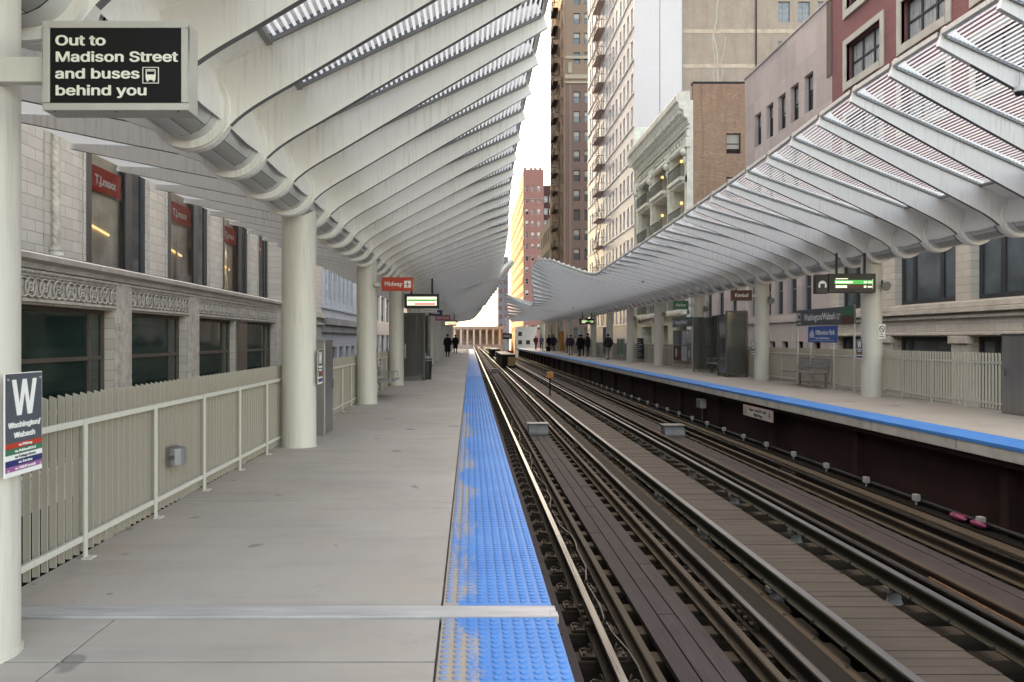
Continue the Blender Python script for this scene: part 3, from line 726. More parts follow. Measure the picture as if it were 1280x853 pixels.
# ------------------------------------------------------------------ left side of the street
XF = -8.6
b = thing('terracotta_store', 'cream terracotta store with green shop windows behind the left platform fence', 'building', (0, 0, 0))
Z0, ZE = -5.8, 26.0
m = MB()
shop = [(10.3, 14.2), (15.2, 19.15), (20.15, 24.05), (25.25, 29.1), (30.45, 35.0)]
ops = [(p, q, -1.2, 2.18) for p, q in shop] + [(p, q, -5.6, -1.9) for p, q in shop]
facade(m, 'x', XF, 6, 36.2, Z0, 2.95, ops, .35, 1)
m.box(-9.3, XF - .36, 6, 36.2, Z0, 2.9, 1)
m.face([(XF, 36.2, Z0), (-30, 36.2, Z0), (-30, 36.2, ZE), (XF, 36.2, ZE)])
XU = -9.15
up = [(18.95, 22.45), (24.05, 27.75), (29.4, 32.75), (34.0 + .5, 35.9)]
upo = [(p, q, 3.12, 6.7) for p, q in up[:3]] + [(34.4, 36.0, 3.12, 6.7)]
more = [(8.9 + 5 * k, 12.4 + 5 * k, 8.6 + 4.2 * j, 11.2 + 4.2 * j) for k in range(5) for j in range(4)]
facade(m, 'x', XU, 6, 36.2, 2.9, ZE, upo + more, .30, 1)
m.box(-30, XU - 1.3, 6.01, 36.19, Z0, ZE - .02, 1)
m.box(-30, XU - .345, 6.005, 36.195, 7.0, ZE - .01, 1)
m.build('wall', [M['terra'], M['shop_inside']], b)
for p, q in shop:
    cols = (.06, .82) if p > 12 else 1
    put_window(b, 'x', XF, 1, (p, q, -1.2, 2.18), .28, cols=cols, rows=3, frame='brown_frame', glass='green_glass', fw=.10)
    put_window(b, 'x', XF, 1, (p, q, -5.6, -1.9), .28, cols=2, rows=1, frame='brown_frame', glass='dark_glass', fw=.10)
for o in more: put_window(b, 'x', XU, 1, o, .3, cols=3, rows=1, glass='dark_glass', fw=.1)
# ornament frieze, ledge, piers
m = MB(); fr = lambda u, v, d: (XF + .03 + d, u, v)
y = 15.0
while y < 35.6:
    m.torus((y, 2.51), .19, .026, fr, 14, 5); m.torus((y, 2.51), .075, .022, fr, 10, 5); m.torus((y + .26, 2.51), .19, .022, fr, 14, 5)
    m.ball((XF + .02, y, 2.51), .035, 8, 5); y += .52
m.box(XF, XF + .05, 6, 36, 2.23, 2.29); m.box(XF, XF + .04, 6, 36, 2.73, 2.78)
y = 14.5
while y < 35.8: m.ball((XF + .05, y, 2.82), .045, 6, 4); y += .10
m.build('frieze', M['orn'], b)
m = MB(); prof = [(0, 2.86), (.10, 2.88), (.12, 2.98), (.24, 3.04), (.26, 3.14), (.10, 3.2), (-.6, 3.22), (-.6, 2.9), (0, 2.9)]
y = 6.0
while y < 36: m.prism(prof, lambda a, z, d: (XF + a, d, z), y, min(y + .79, 36.2), 0); y += .8
m.build('ledge', M['terra_plain'], b)
m = MB(); m.box(XU + .01, XF - .02, 6, 36.1, 3.222, 3.235); m.build('ledge_flashing', M['flash'], b)
for c in (14.7, 19.65, 24.65, 35.4):
    m = MB(); m.box(XF, XF + .07, c - .40, c + .40, -1.3, 2.86)
    for a in (-.30, .30):
        z = -1.2
        while z < 2.7: m.ball((XF + .075, c + a, z), .035, 6, 4, (.6, 1, 1)); z += .075
    m.build('pier', M['orn'], b)
m = MB(); m.box(XF, XF + .10, 29.25, 30.3, -1.3, 2.15); m.box(XF, XF + .14, 29.2, 30.35, 2.15, 2.22); m.build('pier', M['brown_frame'], b)
# twisted colonette and edge beads of the upper pier
rows = []
for i in range(161):
    z = 3.5 + 4.3 * i / 160; rows.append([(XU + .12 + (.08 + .012 * math.cos(3 * (a + i * .35))) * math.cos(a), 17.35 + (.08 + .012 * math.cos(3 * (a + i * .35))) * math.sin(a), z) for a in [2 * math.pi * j / 18 for j in range(18)]])
m = MB(); m.grid(rows, 0, True, True)
for r0, r1, z0, z1 in ((.17, .17, 3.22, 3.32), (.17, .12, 3.32, 3.42), (.14, .14, 3.42, 3.5)): m.tube((XU + .12, 17.35, z0), (XU + .12, 17.35, z1), r0, r1, 16)
m.build('colonette', M['orn'], b)
for c, w_ in ((15.55, .13), (17.08, .06), (18.8, .07), (22.62, .1), (23.9, .1), (27.9, .1), (29.25, .1), (32.9, .1), (34.25, .08)):
    m = MB(); z = 3.3
    while z < 7.4:
        m.ball((XU + .01, c, z), w_ * .55, 6, 4, (.6, 1, .8)); z += w_ * .8
    m.build('bead_strip', M['orn'], b)
m = MB(); m.box(XU - .2, XU + .05, 17.5, 18.7, 3.3, 3.301); 
# upper windows: dark frame, pale shop interior, red hanging banner, strip lamps
for k, (p, q, u, v) in enumerate(upo):
    m = MB(); W = q - p
    c1, c2 = p + .10 * W, p + .64 * W
    for (a, z) in ((p, c1), (c2, c2 + .12 * W), (q - .07 * W, q)): m.box(XU - .10, XU - .03, a, z, u, v)
    m.box(XU - .10, XU - .035, c1, q, u, u + .12); m.box(XU - .10, XU - .035, c1, q, v - .12, v)
    wf = m.build('window', M['dark_frame'], b)
    m = MB(); m.face([(XU - .07, c2 + .12 * W, u), (XU - .07, q, u), (XU - .07, q, v), (XU - .07, c2 + .12 * W, v)]); m.build('side_pane', M['dark_glass'], wf)
    m = MB(); m.box(XU - .29, XU - .28, p, c2 + .3, u - .1, v); m.build('backdrop', M['shop_inside'], wf)
    W2 = c2 - c1
    m = MB(); zt_ = 5.80; m.box(XU - .14, XU - .132, c1 + .05 * W2, c2 - .02 * W2, zt_ - .62, zt_); bn = m.build('banner', M['red'], wf)
    text_obj('T.J.maxx', .30, M['white'], wf, (XU - .13, c1 + .2 * W2, zt_ - .42), TO_RIGHT, .03, width=W2 * .62)
    m = MB(); m.face([(XU - .065, c1, u), (XU - .065, c2, u), (XU - .065, c2, v), (XU - .065, c1, v)]); m.build('pane', M['clear_glass'], wf)
    m = MB(); m.tube((XU - .24, c1 + .15, 4.35), (XU - .26, c1 + (c2 - c1) * .75, 4.2), .03, n=8); m.build('strip_lamp', M['tube_warm'], wf)
    if k in (1, 2):
        m = MB(); m.tube((XU - .2, c1 + .9, 3.3), (XU - .2, c1 + .9, 4.6), .07, .015, 10); m.build('display_figure', M['terra_plain'], wf)
# second building on the left
def block(name, label, side, y0, y1, h, wall, zones, depth=.3, x=None, back=18, roofm='roof', top=None):
    """plain street block: zones = list of dicts with window grids"""
    c = x if x is not None else (XF if side > 0 else 16.0); b = thing(name, label, 'building', (0, 0, 0)); ops = []
    for zn in zones:
        for a, w_ in zn['cols']:
            for z in zn['rows']: ops.append(((a - w_ / 2, a + w_ / 2, z, z + zn['h']), zn))
    m = MB(); facade(m, 'x', c, y0, y1, -5.8, h, [o for o, _ in ops], depth, side)
    m.box(c - side * depth, c - side * back, y0 + .01, y1 - .01, -5.8, h - .02, 0)
    m.face([(c, y0, -5.8), (c - side * back, y0, -5.8), (c - side * back, y0, h), (c, y0, h)]); m.face([(c, y1, -5.8), (c - side * back, y1, -5.8), (c - side * back, y1, h), (c, y1, h)])
    m.face([(c, y0, h), (c, y1, h), (c - side * back, y1, h), (c - side * back, y0, h)], 1)
    m.build('wall', [M[wall], M[roofm]], b)
    for o, zn in ops:
        kw = dict(zn.get('kw', {})); kw['var'] = rnd.randrange(5); put_window(b, 'x', c, side, o, depth - .02, **kw)
    return b, c
b, c = block('pale_stone_building', 'pale blue grey stone building with a row of tall narrow windows left of the store', 1, 46.0, 60.5, 46, 'blue_stone',
    [dict(cols=[(48.3 + 1.75 * k, 1.15) for k in range(6)], rows=[3.9], h=2.35, kw=dict(cols=1, rows=1, glass='pale_glass', frame='frame_grey')),
     dict(cols=[(47.9 + 2.6 * k, 1.5) for k in range(5)], rows=[-.9], h=1.9, kw=dict(cols=2, rows=2, glass='dark_glass', frame='dark_frame')),
     dict(cols=[(48.0 + 2.4 * k, 1.3) for k in range(5)], rows=[8.5 + 3.6 * j for j in range(5)], h=2.2, kw=dict(shade='blind'))])
m = MB(); m.box(c, c + .35, 46, 60.5, 2.35, 2.75); m.box(c, c + .2, 46, 60.5, 1.9, 2.35); m.build('cornice', M['grey_stone'], b)
m = MB(); m.box(c, c + .12, 46, 60.5, 3.3, 3.5); m.box(c, c + .14, 46, 60.5, 6.5, 6.75)
for k in range(7): m.box(c, c + .10, 47.25 + 1.75 * k, 47.6 + 1.75 * k, 3.5, 6.5)
m.build('colonnade', M['blue_stone'], b)
b, c = block('narrow_stone_building', 'narrow grey stone building between the store and the pale blue building', 1, 36.4, 45.9, 42, 'terra',
    [dict(cols=[(38.9, 2.2), (42.8, 2.4)], rows=[3.3], h=4.0, kw=dict(cols=2, rows=2, glass='dark_glass')), dict(cols=[(39.4, 3.2), (43.6, 2.6)], rows=[-.9], h=2.4, kw=dict(cols=2, rows=2, frame='brown_frame', glass='green_glass')),
     dict(cols=[(38.9, 2.2), (42.8, 2.2)], rows=[9 + 3.8 * j for j in range(4)], h=2.2, kw=dict(shade='blind'))])
m = MB(); m.box(c, c + .25, 36.4, 45.9, 2.7, 2.95); m.box(c, c + .15, 36.4, 45.9, 2.3, 2.42); m.build('ledge', M['terra_plain'], b)
b, c = block('white_office_building', 'light office building with large windows seen between the left platform columns', 1, 62, 111, 80, 'white_tile',
    [dict(cols=[(65 + 4.5 * k, 3.2) for k in range(9)], rows=[-.5, 3.2, 6.9], h=2.4, kw=dict(cols=3, rows=2, glass='blue_glass', shade='blind')),
     dict(cols=[(65 + 4.5 * k, 3.2) for k in range(9)], rows=[11 + 3.7 * j for j in range(8)], h=2.2, kw=dict(cols=3, rows=1))])
block('long_brick_block', 'tall brick block far along the left, sized to keep sun off the street', 1, 111.2, 262, 102, 'rose_brick',  # height and length set to block the sun, mostly hidden by the canopy
    [dict(cols=[(119 + 5 * k, 2.2) for k in range(24)], rows=[0, 4, 8], h=2.2, kw=dict(shade='blind'))])
block('near_brick_block', 'out of view brick block at the near left end, kept low for sky light', 1, -45, 5.9, 9, 'rose_brick',  # outside the view, kept low so sky light reaches the canopy
    [dict(cols=[(-42 + 4.5 * k, 2.2) for k in range(11)], rows=[0, 4], h=2.2, kw=dict(shade='blind'))])

# ------------------------------------------------------------------ right side of the street
XB = 16.0
# red brick building on a white terracotta base
b = thing('red_brick_building', 'red brick building with white framed windows above the right canopy', 'building', (0, 0, 0))
m = MB(); wz = [9.29 + 3.08 * j for j in range(7)]; wy = [(31.05, 33.85), (26.75, 29.55), (22.4, 25.2), (18.1, 20.9), (13.8, 16.6)]
ops = [(p, q, z, z + 1.62) for p, q in wy[:3] for z in wz]
facade(m, 'x', XB, 10, 35.2, 6.2, 34, ops, .34, -1, 0)
mid = [(29.9, 26.15), (25.35, 20.2), (19.4, 15.4)]
bo = [(q, p, 2.75, 5.7) for p, q in mid] + [(q, p, -1.0, 1.58) for p, q in mid] + [(32.3, 34.5, 2.75, 5.6), (30.9, 34.6, -1.0, 1.58)]
facade(m, 'x', XB - .06, 10, 35.2, -5.8, 6.3, bo, .4, -1, 1)
m.box(XB + .36, XB + 16, 10.1, 35.19, -5.8, 33.98, 0); m.face([(XB, 35.2, 6.3), (XB + 16, 35.2, 6.3), (XB + 16, 35.2, 34), (XB, 35.2, 34)]); m.face([(XB - .06, 35.2, -5.8), (XB + .4, 35.2, -5.8), (XB + .4, 35.2, 6.3), (XB - .06, 35.2, 6.3)], 1)
m.build('wall', [M['red_brick'], M['terra']], b)
for k, o in enumerate(ops):
    wv = put_window(b, 'x', XB, -1, o, .3, cols=3, rows=2, glass='dark_glass', shade='curtain', var=(4, 4, 3, 4)[k % 4], fw=.085)
    p, q, u, v = o; m = MB()
    m.box(XB - .05, XB + .12, p - .28, p, u - .30, v + .26); m.box(XB - .05, XB + .12, q, q + .28, u - .30, v + .26); m.box(XB - .053, XB + .12, p, q, v, v + .26); m.box(XB - .09, XB + .12, p - .002, q + .002, u - .30, u)
    m.build('surround', M['white_trim'], b, bevel=.012)
for k, o in enumerate(bo):
    if o[2] > 0: put_window(b, 'x', XB - .06, -1, o, .34, cols=(.22, .68) if o[1] - o[0] > 3 else 2, rows=1, glass='blue_glass', frame='dark_frame', fw=.17)
    else: put_window(b, 'x', XB - .06, -1, o, .34, cols=(.16, .84), rows=1, glass='pale_glass', frame='dark_frame', fw=.16)
m = MB()
for (d, z0, z1) in ((.12, 2.52, 2.7), (.2, 2.36, 2.5), (.10, 2.18, 2.28), (.16, 1.62, 1.72), (.06, 6.2, 6.5)): m.box(XB - .06 - d, XB - .06, 10, 35.19, z0, z1)
for c in (30.4, 25.75, 19.8): m.box(XB - .2, XB - .06, c - .42, c + .42, -1.0, 1.35); m.box(XB - .26, XB - .06, c - .52, c + .52, 1.35, 1.6)
m.build('string_course', M['terra_plain'], b, bevel=.015)
# sash rails in the outer lights of the big windows
# pinkish stone building
sw = [44.3, 42.55, 40.9, 39.3, 37.65]
zones = [dict(cols=[(a, .98) for a in sw], rows=[12.25], h=1.8, kw=dict(glass='dark_glass', fw=.07, shade='curtain')), dict(cols=[(a, .98) for a in sw], rows=[9.0, 5.9], h=1.8, kw=dict(glass='dark_glass', shade='blind')),
         dict(cols=[(42.9, 1.1), (41.3, 1.1), (39.6, 1.1), (37.9, 1.1), (45.2, .9)], rows=[2.75], h=2.5, kw=dict(glass='dark_glass', frame='frame_grey')),
         dict(cols=[(42.2, .8), (40.5, .8), (38.7, .8), (36.8, .8), (45, .6)], rows=[1.0], h=.38, kw=dict(glass='dark_glass', rows=1))]
b, c = block('pink_stone_building', 'pinkish stone building with five narrow windows between red and buff brick walls', -1, 35.22, 46.4, 16.6, 'pink_stone', zones, back=14)
m = MB(); m.box(c - .08, c, 35.3, 46.4, 2.35, 2.6); m.box(c - .05, c + .4, 35.22, 46.45, 16.6, 16.72); m.build('string_course', M['pink_stone'], b)
m = MB(); m.box(c - .03, c + .3, 35.21, 35.7, 13.2, 16.9); m.build('corner_pier', M['rose_brick'], b)
# low annex in the gap behind the shelter
b, c = block('low_stone_annex', 'low pink stone annex with tall blue windows behind the glass shelter', -1, 46.5, 57.8, 7.6, 'pink_stone',
    [dict(cols=[(48.4, 1.2), (50.9, 1.3), (53.4, 1.3), (55.8, 1.3)], rows=[2.2], h=3.4, kw=dict(glass='blue_glass')), dict(cols=[(48.4, 1.2), (50.9, 1.3), (53.4, 1.3)], rows=[-1.2], h=1.6)], back=10)
# cream building with balconies and a rough brick side wall
b = thing('balcony_building', 'cream corniced building with balconies and a rough buff brick side wall', 'building', (0, 0, 0)); H = 19.5; y0, y1 = 58.0, 76.3
bays = [(58.75, 62.75), (64.3, 68.9), (70.1, 74.4)]; lev = [13.55, 10.3, 7.0, 3.7]
ops = [(p, q, z, z + 2.85) for p, q in bays for z in lev] + [(p + .2, q - .2, .2, 2.6) for p, q in bays]
m = MB(); facade(m, 'x', XB, y0, y1, -5.8, H - 1.8, ops, 1.3, -1)
m.box(XB + 1.31, XB + 12, y0 + .4, y1, -5.8, H - .3, 0); m.face([(XB, y1, -5.8), (XB + 12, y1, -5.8), (XB + 12, y1, H), (XB, y1, H)])
m.build('wall', M['cream_terra'], b)
m = MB(); sops = [(18.65, 19.7, 15.0, 16.5), (18.65, 19.7, 11.8, 13.3), (18.65, 19.7, 8.6, 10.1)]
facade(m, 'y', y0, XB + .22, XB + 12, -5.8, 20.1, sops, .25, -1); m.box(XB + .25, XB + 11.9, y0 + .26, y0 + .5, -5.8, 20.05)
m.box(XB + .2, XB + 12, y0 - .02, y0 + .52, 20.1, 20.25, 1); m.build('side_wall', [M['buff_brick'], M['flash']], b)
for k, o in enumerate(sops): put_window(b, 'y', y0, -1, o, .22, glass='dark_glass', shade='blind', var=3, rows=2)
m = MB(); m.box(XB - .05, XB + .22, y0 - .02, y0 + .55, -5.8, 18.9)
for z in (16.3, 13.0, 9.7): m.box(XB - .22, XB + .1, y0 - .03, y0 + .5, z, z + .5)
m.build('corner_pier', M['cream_trim'], b)
m = MB(); prof = [(0, 17.2), (.15, 17.25), (.2, 17.6), (.45, 17.75), (.5, 18.2), (.8, 18.35), (.85, 18.75), (1.0, 18.85), (1.02, 19.25), (.9, 19.45), (.2, 19.6), (0, 19.6)]
m.prism(prof, lambda a, z, d: (XB - a, d, z), y0, y1); k = y0 + .3
while k < y1: m.box(XB - .8, XB - .2, k, k + .28, 18.0, 18.32); k += .62
m.build('cornice', M['cream_trim'], b)
m = MB()
for z, d in ((16.9, .22), (16.55, .12), (15.95, .15)): m.box(XB - d, XB, y0, y1, z, z + .14)
k = y0 + .4
while k < y1 - .4: m.ball((XB - .1, k, 16.3), .2, 8, 5, (.6, .8, 1)); k += .85
m.tube((XB - .12, y0 + .4, 15.75), (XB - .12, y1, 15.75), .2, n=10)
for c in (58.35, 63.5, 69.5, 75.3):
    m.box(XB - .22, XB, c - .35, c + .35, 3.0, 15.6); m.box(XB - .35, XB, c - .5, c + .5, 15.5, 16.2); m.ball((XB - .36, c, 15.2), .28, 8, 6); m.ball((XB - .3, c, 14.6), .2, 8, 6, (.7, 1, 1.6))
m.build('ornament', M['cream_trim'], b)
for i, (p, q) in enumerate(bays):
    for j, z in enumerate(lev):
        m = MB(); m.box(XB - .55, XB + .9, p + .06, q - .06, z - .28, z - .02); m.box(XB - .3, XB + .5, p + .2, q - .2, z - .5, z - .28); bl = m.build('balcony', M['cream_trim'], b)
        m = MB(); m.box(XB - .5, XB - .46, p + .1, q - .1, z + .88, z + .94); a = p + .14
        while a < q - .1: m.box(XB - .49, XB - .47, a, a + .022, z, z + .9); a += .16
        m.build('railing', M['iron'], bl)
        put_window(b, 'x', XB + 1.28, -1, (p + .3, q - .3, z, z + 2.5), .02, cols=3, rows=1, fw=.1)
        if j < 2 and i < 2:
            m = MB(); m.ball((XB + .4, q - .9, z + 1.75), .13, 10, 6); m.build('wall_lamp', M['lamp_warm'], b)
m = MB(); m.box(XB - .7, XB, y0, y1 + 4, 6.2, 6.6); m.box(XB - .5, XB, y0, y1 + 4, 3.3, 3.6); m.build('ledge', M['cream_trim'], b)
# tall white glazed tower with a fire escape
b = thing('white_glazed_tower', 'tall white glazed tile tower with paired windows and a fire escape', 'building', (0, 0, 0)); y0, y1, H = 77.8, 108.5, 62
ops = []; fl = [3.1 + 3.24 * j for j in range(18)]
pairs = [(80.85, 78.9), (84.8, 82.9), (89.2, 87.2), (93.4, 91.3), (97.0, 95.6), (101.2, 99.6), (106.2, 104.4)]
for a, c in pairs:
    for yy in (a, c):
        for z in fl: ops.append((yy - .45, yy + .45, z, z + 1.95))
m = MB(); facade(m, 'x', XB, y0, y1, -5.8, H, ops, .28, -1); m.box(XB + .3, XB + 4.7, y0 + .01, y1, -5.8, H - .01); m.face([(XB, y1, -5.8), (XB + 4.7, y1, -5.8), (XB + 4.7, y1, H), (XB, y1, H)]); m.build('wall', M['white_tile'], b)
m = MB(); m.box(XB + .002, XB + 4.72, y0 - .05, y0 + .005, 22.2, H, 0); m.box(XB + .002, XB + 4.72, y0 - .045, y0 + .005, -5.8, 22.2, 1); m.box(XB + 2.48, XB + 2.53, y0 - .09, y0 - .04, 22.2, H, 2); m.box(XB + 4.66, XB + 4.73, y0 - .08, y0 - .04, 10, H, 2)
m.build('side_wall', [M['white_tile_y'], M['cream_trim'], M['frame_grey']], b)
vis = [o for o in ops if o[3] < 46]
for o in vis: put_window(b, 'x', XB, -1, o, .26, cols=1, rows=2, glass='dark_glass', shade='blind', var=rnd.choice((0, 0, 1, 2)), fw=.05)
m = MB()
for z in fl:
    for d in (.1,): m.box(XB - d, XB, y0, y1, z - .22, z - .1)
m.build('sill_band', M['white_tile'], b)
def escape(parent, x, ya, yb, z0, z1, st, mat, side=-1):
    t = MB(); z = z0; k = 0; out = .85
    while z < z1:
        t.box(x - out, x, ya, yb, z, z + .035)
        for yy in (ya, yb): t.box(x - out, x, yy - .03, yy + .03, z + .95, z + 1.02)
        t.box(x - out, x - out + .05, ya, yb, z + .95, z + 1.02); t.box(x - out, x - out + .04, ya, yb, z + .5, z + .55)
        a = ya
        while a <= yb + .01: t.box(x - out, x - out + .025, a - .012, a + .012, z, z + 1.0); a += (yb - ya) / 6
        p, q = (ya + .3, yb - .3) if k % 2 else (yb - .3, ya + .3)
        for xx in (x - out + .12, x - .35): t.tube((xx, p, z), (xx, q, z + st), .045, n=5)
        for i in range(1, 9): u = i / 9; yy = p + (q - p) * u; t.box(x - out + .12, x - .35, yy - .08, yy + .08, z + st * u, z + st * u + .03)
        t.tube((x - out, ya, z), (x, ya, z - .6), .02, n=5); t.tube((x - out, yb, z), (x, yb, z - .6), .02, n=5)
        z += st; k += 1
    return t.build('fire_escape', M[mat], parent)
escape(b, XB, 94.6, 99.0, 6.1, 50, 3.24, 'rust_iron')
# grey brown brick block behind
b = thing('grey_brick_block', 'broad grey brown brick building with pale bands behind the cream cornice', 'building', (0, 0, 0)); yb = 80.2
m = MB(); gops = [(31.0 + 2.0 * k, 32.2 + 2.0 * k, 33.4 - 4 * j, 35.5 - 4 * j) for k in range(4) for j in range(3)]
facade(m, 'y', yb, XB + 4.78, 48, -5.8, 46, gops, .25, -1); m.box(XB + 4.8, 47.9, yb + .26, yb + 14, -5.8, 45.9); m.build('wall', M['grey_brick'], b)
for k, o in enumerate(gops): put_window(b, 'y', yb, -1, o, .2, cols=2, rows=2, glass='pale_glass', frame='frame_grey')
m = MB()
for z in (32.5, 29.0, 36.1): m.box(XB + 4.8, 37, yb - .03, yb, z - .2, z + .2)
m.build('pale_band', simple('pale_band_stone', (.47, .37, .30), .85, 0, .2, 1.5), b)
m = MB(); m.tube((28.75, yb - .12, 0), (28.75, yb - .12, 45), .07, n=8); m.build('drain_pipe', M['iron'], b)
m = MB()
for x0, seed in ((25.0, 3), (24.4, 5), (25.7, 9)):
    r2 = random.Random(seed); x = x0; z = 36.0 if seed == 3 else 32
    while z > 24:
        x2 = x + r2.uniform(-.25, .22); z2 = z - r2.uniform(.5, 1.1); wd = .05 if seed == 3 else .03
        m.face([(x - wd, yb - .012, z), (x + wd, yb - .012, z), (x2 + wd, yb - .012, z2), (x2 - wd, yb - .012, z2)]); x, z = x2, z2
m.build('mortar_crack', M['white_trim'], b)
# brown tower with black fire escape
b = thing('brown_brick_tower', 'tall brown brick tower with a black fire escape beyond the white tower', 'building', (0, 0, 0)); y0, y1, H = 136.2, 160, 78
fz = [1.6 + 3.36 * j for j in range(22)]
fops = [(17.65, 18.75, z, z + 1.9) for z in fz] + [(19.5, 20.6, z, z + 1.9) for z in fz]
m = MB(); facade(m, 'y', y0, 16.25, 24, -5.8, 45.5, [o for o in fops if o[3] < 45.5], .3, -1, 0); facade(m, 'y', y0, 16.25, 24, 45.5, H, [o for o in fops if o[2] > 45.5], .3, -1, 1)
sops = [(yy - .55, yy + .55, z, z + 1.9) for yy in (139, 143, 152, 156) for z in fz]
facade(m, 'x', XB, y0, y1, -5.8, H, sops, .3, -1, 2); m.box(XB + .32, 23.9, y0 + .32, y1, -5.8, H - .05, 2); m.box(XB + .001, XB + .25, y0, y0 + .31, -5.8, H, 2)
m.build('wall', [M['rose_brick_y'], M['tan_brick_y'], M['rose_brick']], b)
for o in fops:
    if o[3] < 66: put_window(b, 'y', y0, -1, o, .26, cols=1, rows=2, glass='blue_glass', shade='blind', var=rnd.choice((0, 1, 2, 2)), fw=.08)
for o in sops:
    if 12 < o[2] < 62: put_window(b, 'x', XB, -1, o, .26, cols=1, rows=2, glass='dark_glass', fw=.08)
m = MB()
for z, h in ((49.4, .5), (46.0, .7), (45.2, .3)): m.box(16.2, 24, y0 - .2, y0, z, z + h)
for z in (47.0,): m.box(16.7, 17.35, y0 - .15, y0, z, z + 1.8)
m.build('stone_band', M['far_beige'], b)
m = MB(); m.box(XB - .02, XB + .2, y0 - .12, y0, -5.8, H); m.box(16.9, 17.2, y0 - .06, y0, -5.8, 45); m.build('corner_strip', M['tan_brick_y'], b)
escape(b, XB, 145.5, 150.5, 8.3, 64, 3.36, 'iron')
# small white building, dark red one, sunlit tower, far end of the street
b, c = block('small_white_building', 'small white stone building squeezed beside the brown tower', -1, 160.3, 184, 26, 'grey_stone', [dict(cols=[(163 + 4 * k, 1.8) for k in range(5)], rows=[8, 12.5, 17, 21.5], h=2.8)], back=6)
b = thing('dark_red_building', 'dark red brick building just right of the sunlit brick tower', 'building', (0, 0, 0)); dops = [(x, x + 1.0, z, z + 1.9) for x in (21.9, 23.4, 25.0) for z in [6 + 3.6 * j for j in range(11)]]
m = MB(); facade(m, 'y', 236, 21.35, 34, -5.8, 47, dops, .3, -1); m.box(21.4, 33.9, 236.31, 250, -5.8, 46.9); m.build('wall', M['far_dark'], b)
for o in dops: put_window(b, 'y', 236, -1, o, .26, glass='pale_glass', frame='white')
b = thing('sunlit_brick_tower', 'red brick tower with sun yellow painted on its sunlit street side', 'building', (0, 0, 0)); y0, y1, H = 230, 330, 50.5; xa = 15.3
m = MB(); tz = [4 + 3.35 * j for j in range(13)]
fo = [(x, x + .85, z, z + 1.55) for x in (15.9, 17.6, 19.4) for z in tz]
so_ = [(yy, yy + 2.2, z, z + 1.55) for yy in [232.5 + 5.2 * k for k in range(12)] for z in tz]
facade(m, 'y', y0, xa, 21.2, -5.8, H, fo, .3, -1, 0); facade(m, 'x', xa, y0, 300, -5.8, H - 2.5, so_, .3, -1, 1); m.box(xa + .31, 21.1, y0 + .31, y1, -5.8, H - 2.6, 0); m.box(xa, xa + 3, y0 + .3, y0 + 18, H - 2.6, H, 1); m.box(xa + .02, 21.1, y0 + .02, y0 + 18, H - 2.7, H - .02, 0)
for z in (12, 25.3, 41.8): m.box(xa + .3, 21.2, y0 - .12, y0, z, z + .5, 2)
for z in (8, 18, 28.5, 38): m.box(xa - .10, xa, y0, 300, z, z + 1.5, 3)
m.build('wall', [M['far_red'], M['far_sun_yellow'], simple('pale_pink_stone', (.42, .26, .25), .8), simple('orange_brick_band', (.20, .075, .03), .85)], b)
for o in fo: put_window(b, 'y', y0, -1, o, .26, cols=1, rows=2, glass=rnd.choice(('pale_glass', 'pale_glass', 'dark_glass')), frame='white', shade='white', var=rnd.randrange(3))
for o in so_[:52]: put_window(b, 'x', xa, -1, o, .26, cols=2, rows=2, glass='dark_glass', frame='far_beige')
m = MB()
for x in (15.6, 17.4, 18.6, 20): m.box(x, x + .9, y0 + 3, y0 + 5, H - .02, H + 1.3)
m.build('roof_plant', M['far_beige'], b)
b = thing('slate_tower', 'narrow slate blue building at the far end of the street', 'building', (0, 0, 0))
m = MB(); fops = [(xx, xx + 1.2, z, z + 1.8) for xx in (13.6, 16) for z in [3 + 4 * j for j in range(9)]]
facade(m, 'y', 372, 12.9, 20, -5.8, 40, fops, .3, -1); m.box(12.9, 20, 372.3, 430, -5.8, 39.9); m.build('wall', M['far_blue'], b)
for o in fops: put_window(b, 'y', 372, -1, o, .26, glass='dark_glass')
b = thing('colonnade_hall', 'low beige hall with a row of pillars closing the far end of the tracks', 'building', (0, 290, 0)); D = 0
m = MB(); m.box(-16, 12, 4, 20, -6, 5.6); m.box(-16, 12.2, -.2, 4, 5.0, 6.1); m.box(-16, 12, 0, 4, -6, -.6); m.build('wall', simple('pale_hall_stone', (.47, .46, .45), .8, 0, .12, .5), b)
for k in range(12):
    m = MB(); m.box(-15.5 + 2.35 * k, -14.9 + 2.35 * k, 0, .8, -.6, 5.0); m.build('pillar', M['white'], b)
for k in range(11):
    m = MB(); m.box(-14.7 + 2.35 * k, -13.4 + 2.35 * k, 3.9, 3.98, .4, 4.4); m.build('window', M['grey_stone'], b)
    m = MB(); m.box(-14.5 + 2.35 * k, -13.6 + 2.35 * k, 1.5, 1.7, -.4, 1.2 + (k % 3) * .7); m.build('panel', M['grey_stone' if k % 3 else 'far_beige'], b)
b = thing('signal_house', 'small white trackside house with three dark windows near the far platform end', 'building', (12.6, 190, 0))
m = MB(); m.box(-1.6, 3.2, 0, 8, -5.8, 4.2); m.box(-1.75, 3.3, -.15, 8.1, 4.2, 4.45); m.build('wall', M['white'], b)
for z in (.2, 2.2):
    m = MB(); m.box(-1.2, -.3, -.06, .02, z, z + 1.0); m.build('window', M['dark_frame'], b)
m = MB(); m.box(.7, 1.6, -.06, .02, 0.2, 1.2); m.build('window', M['dark_frame'], b)
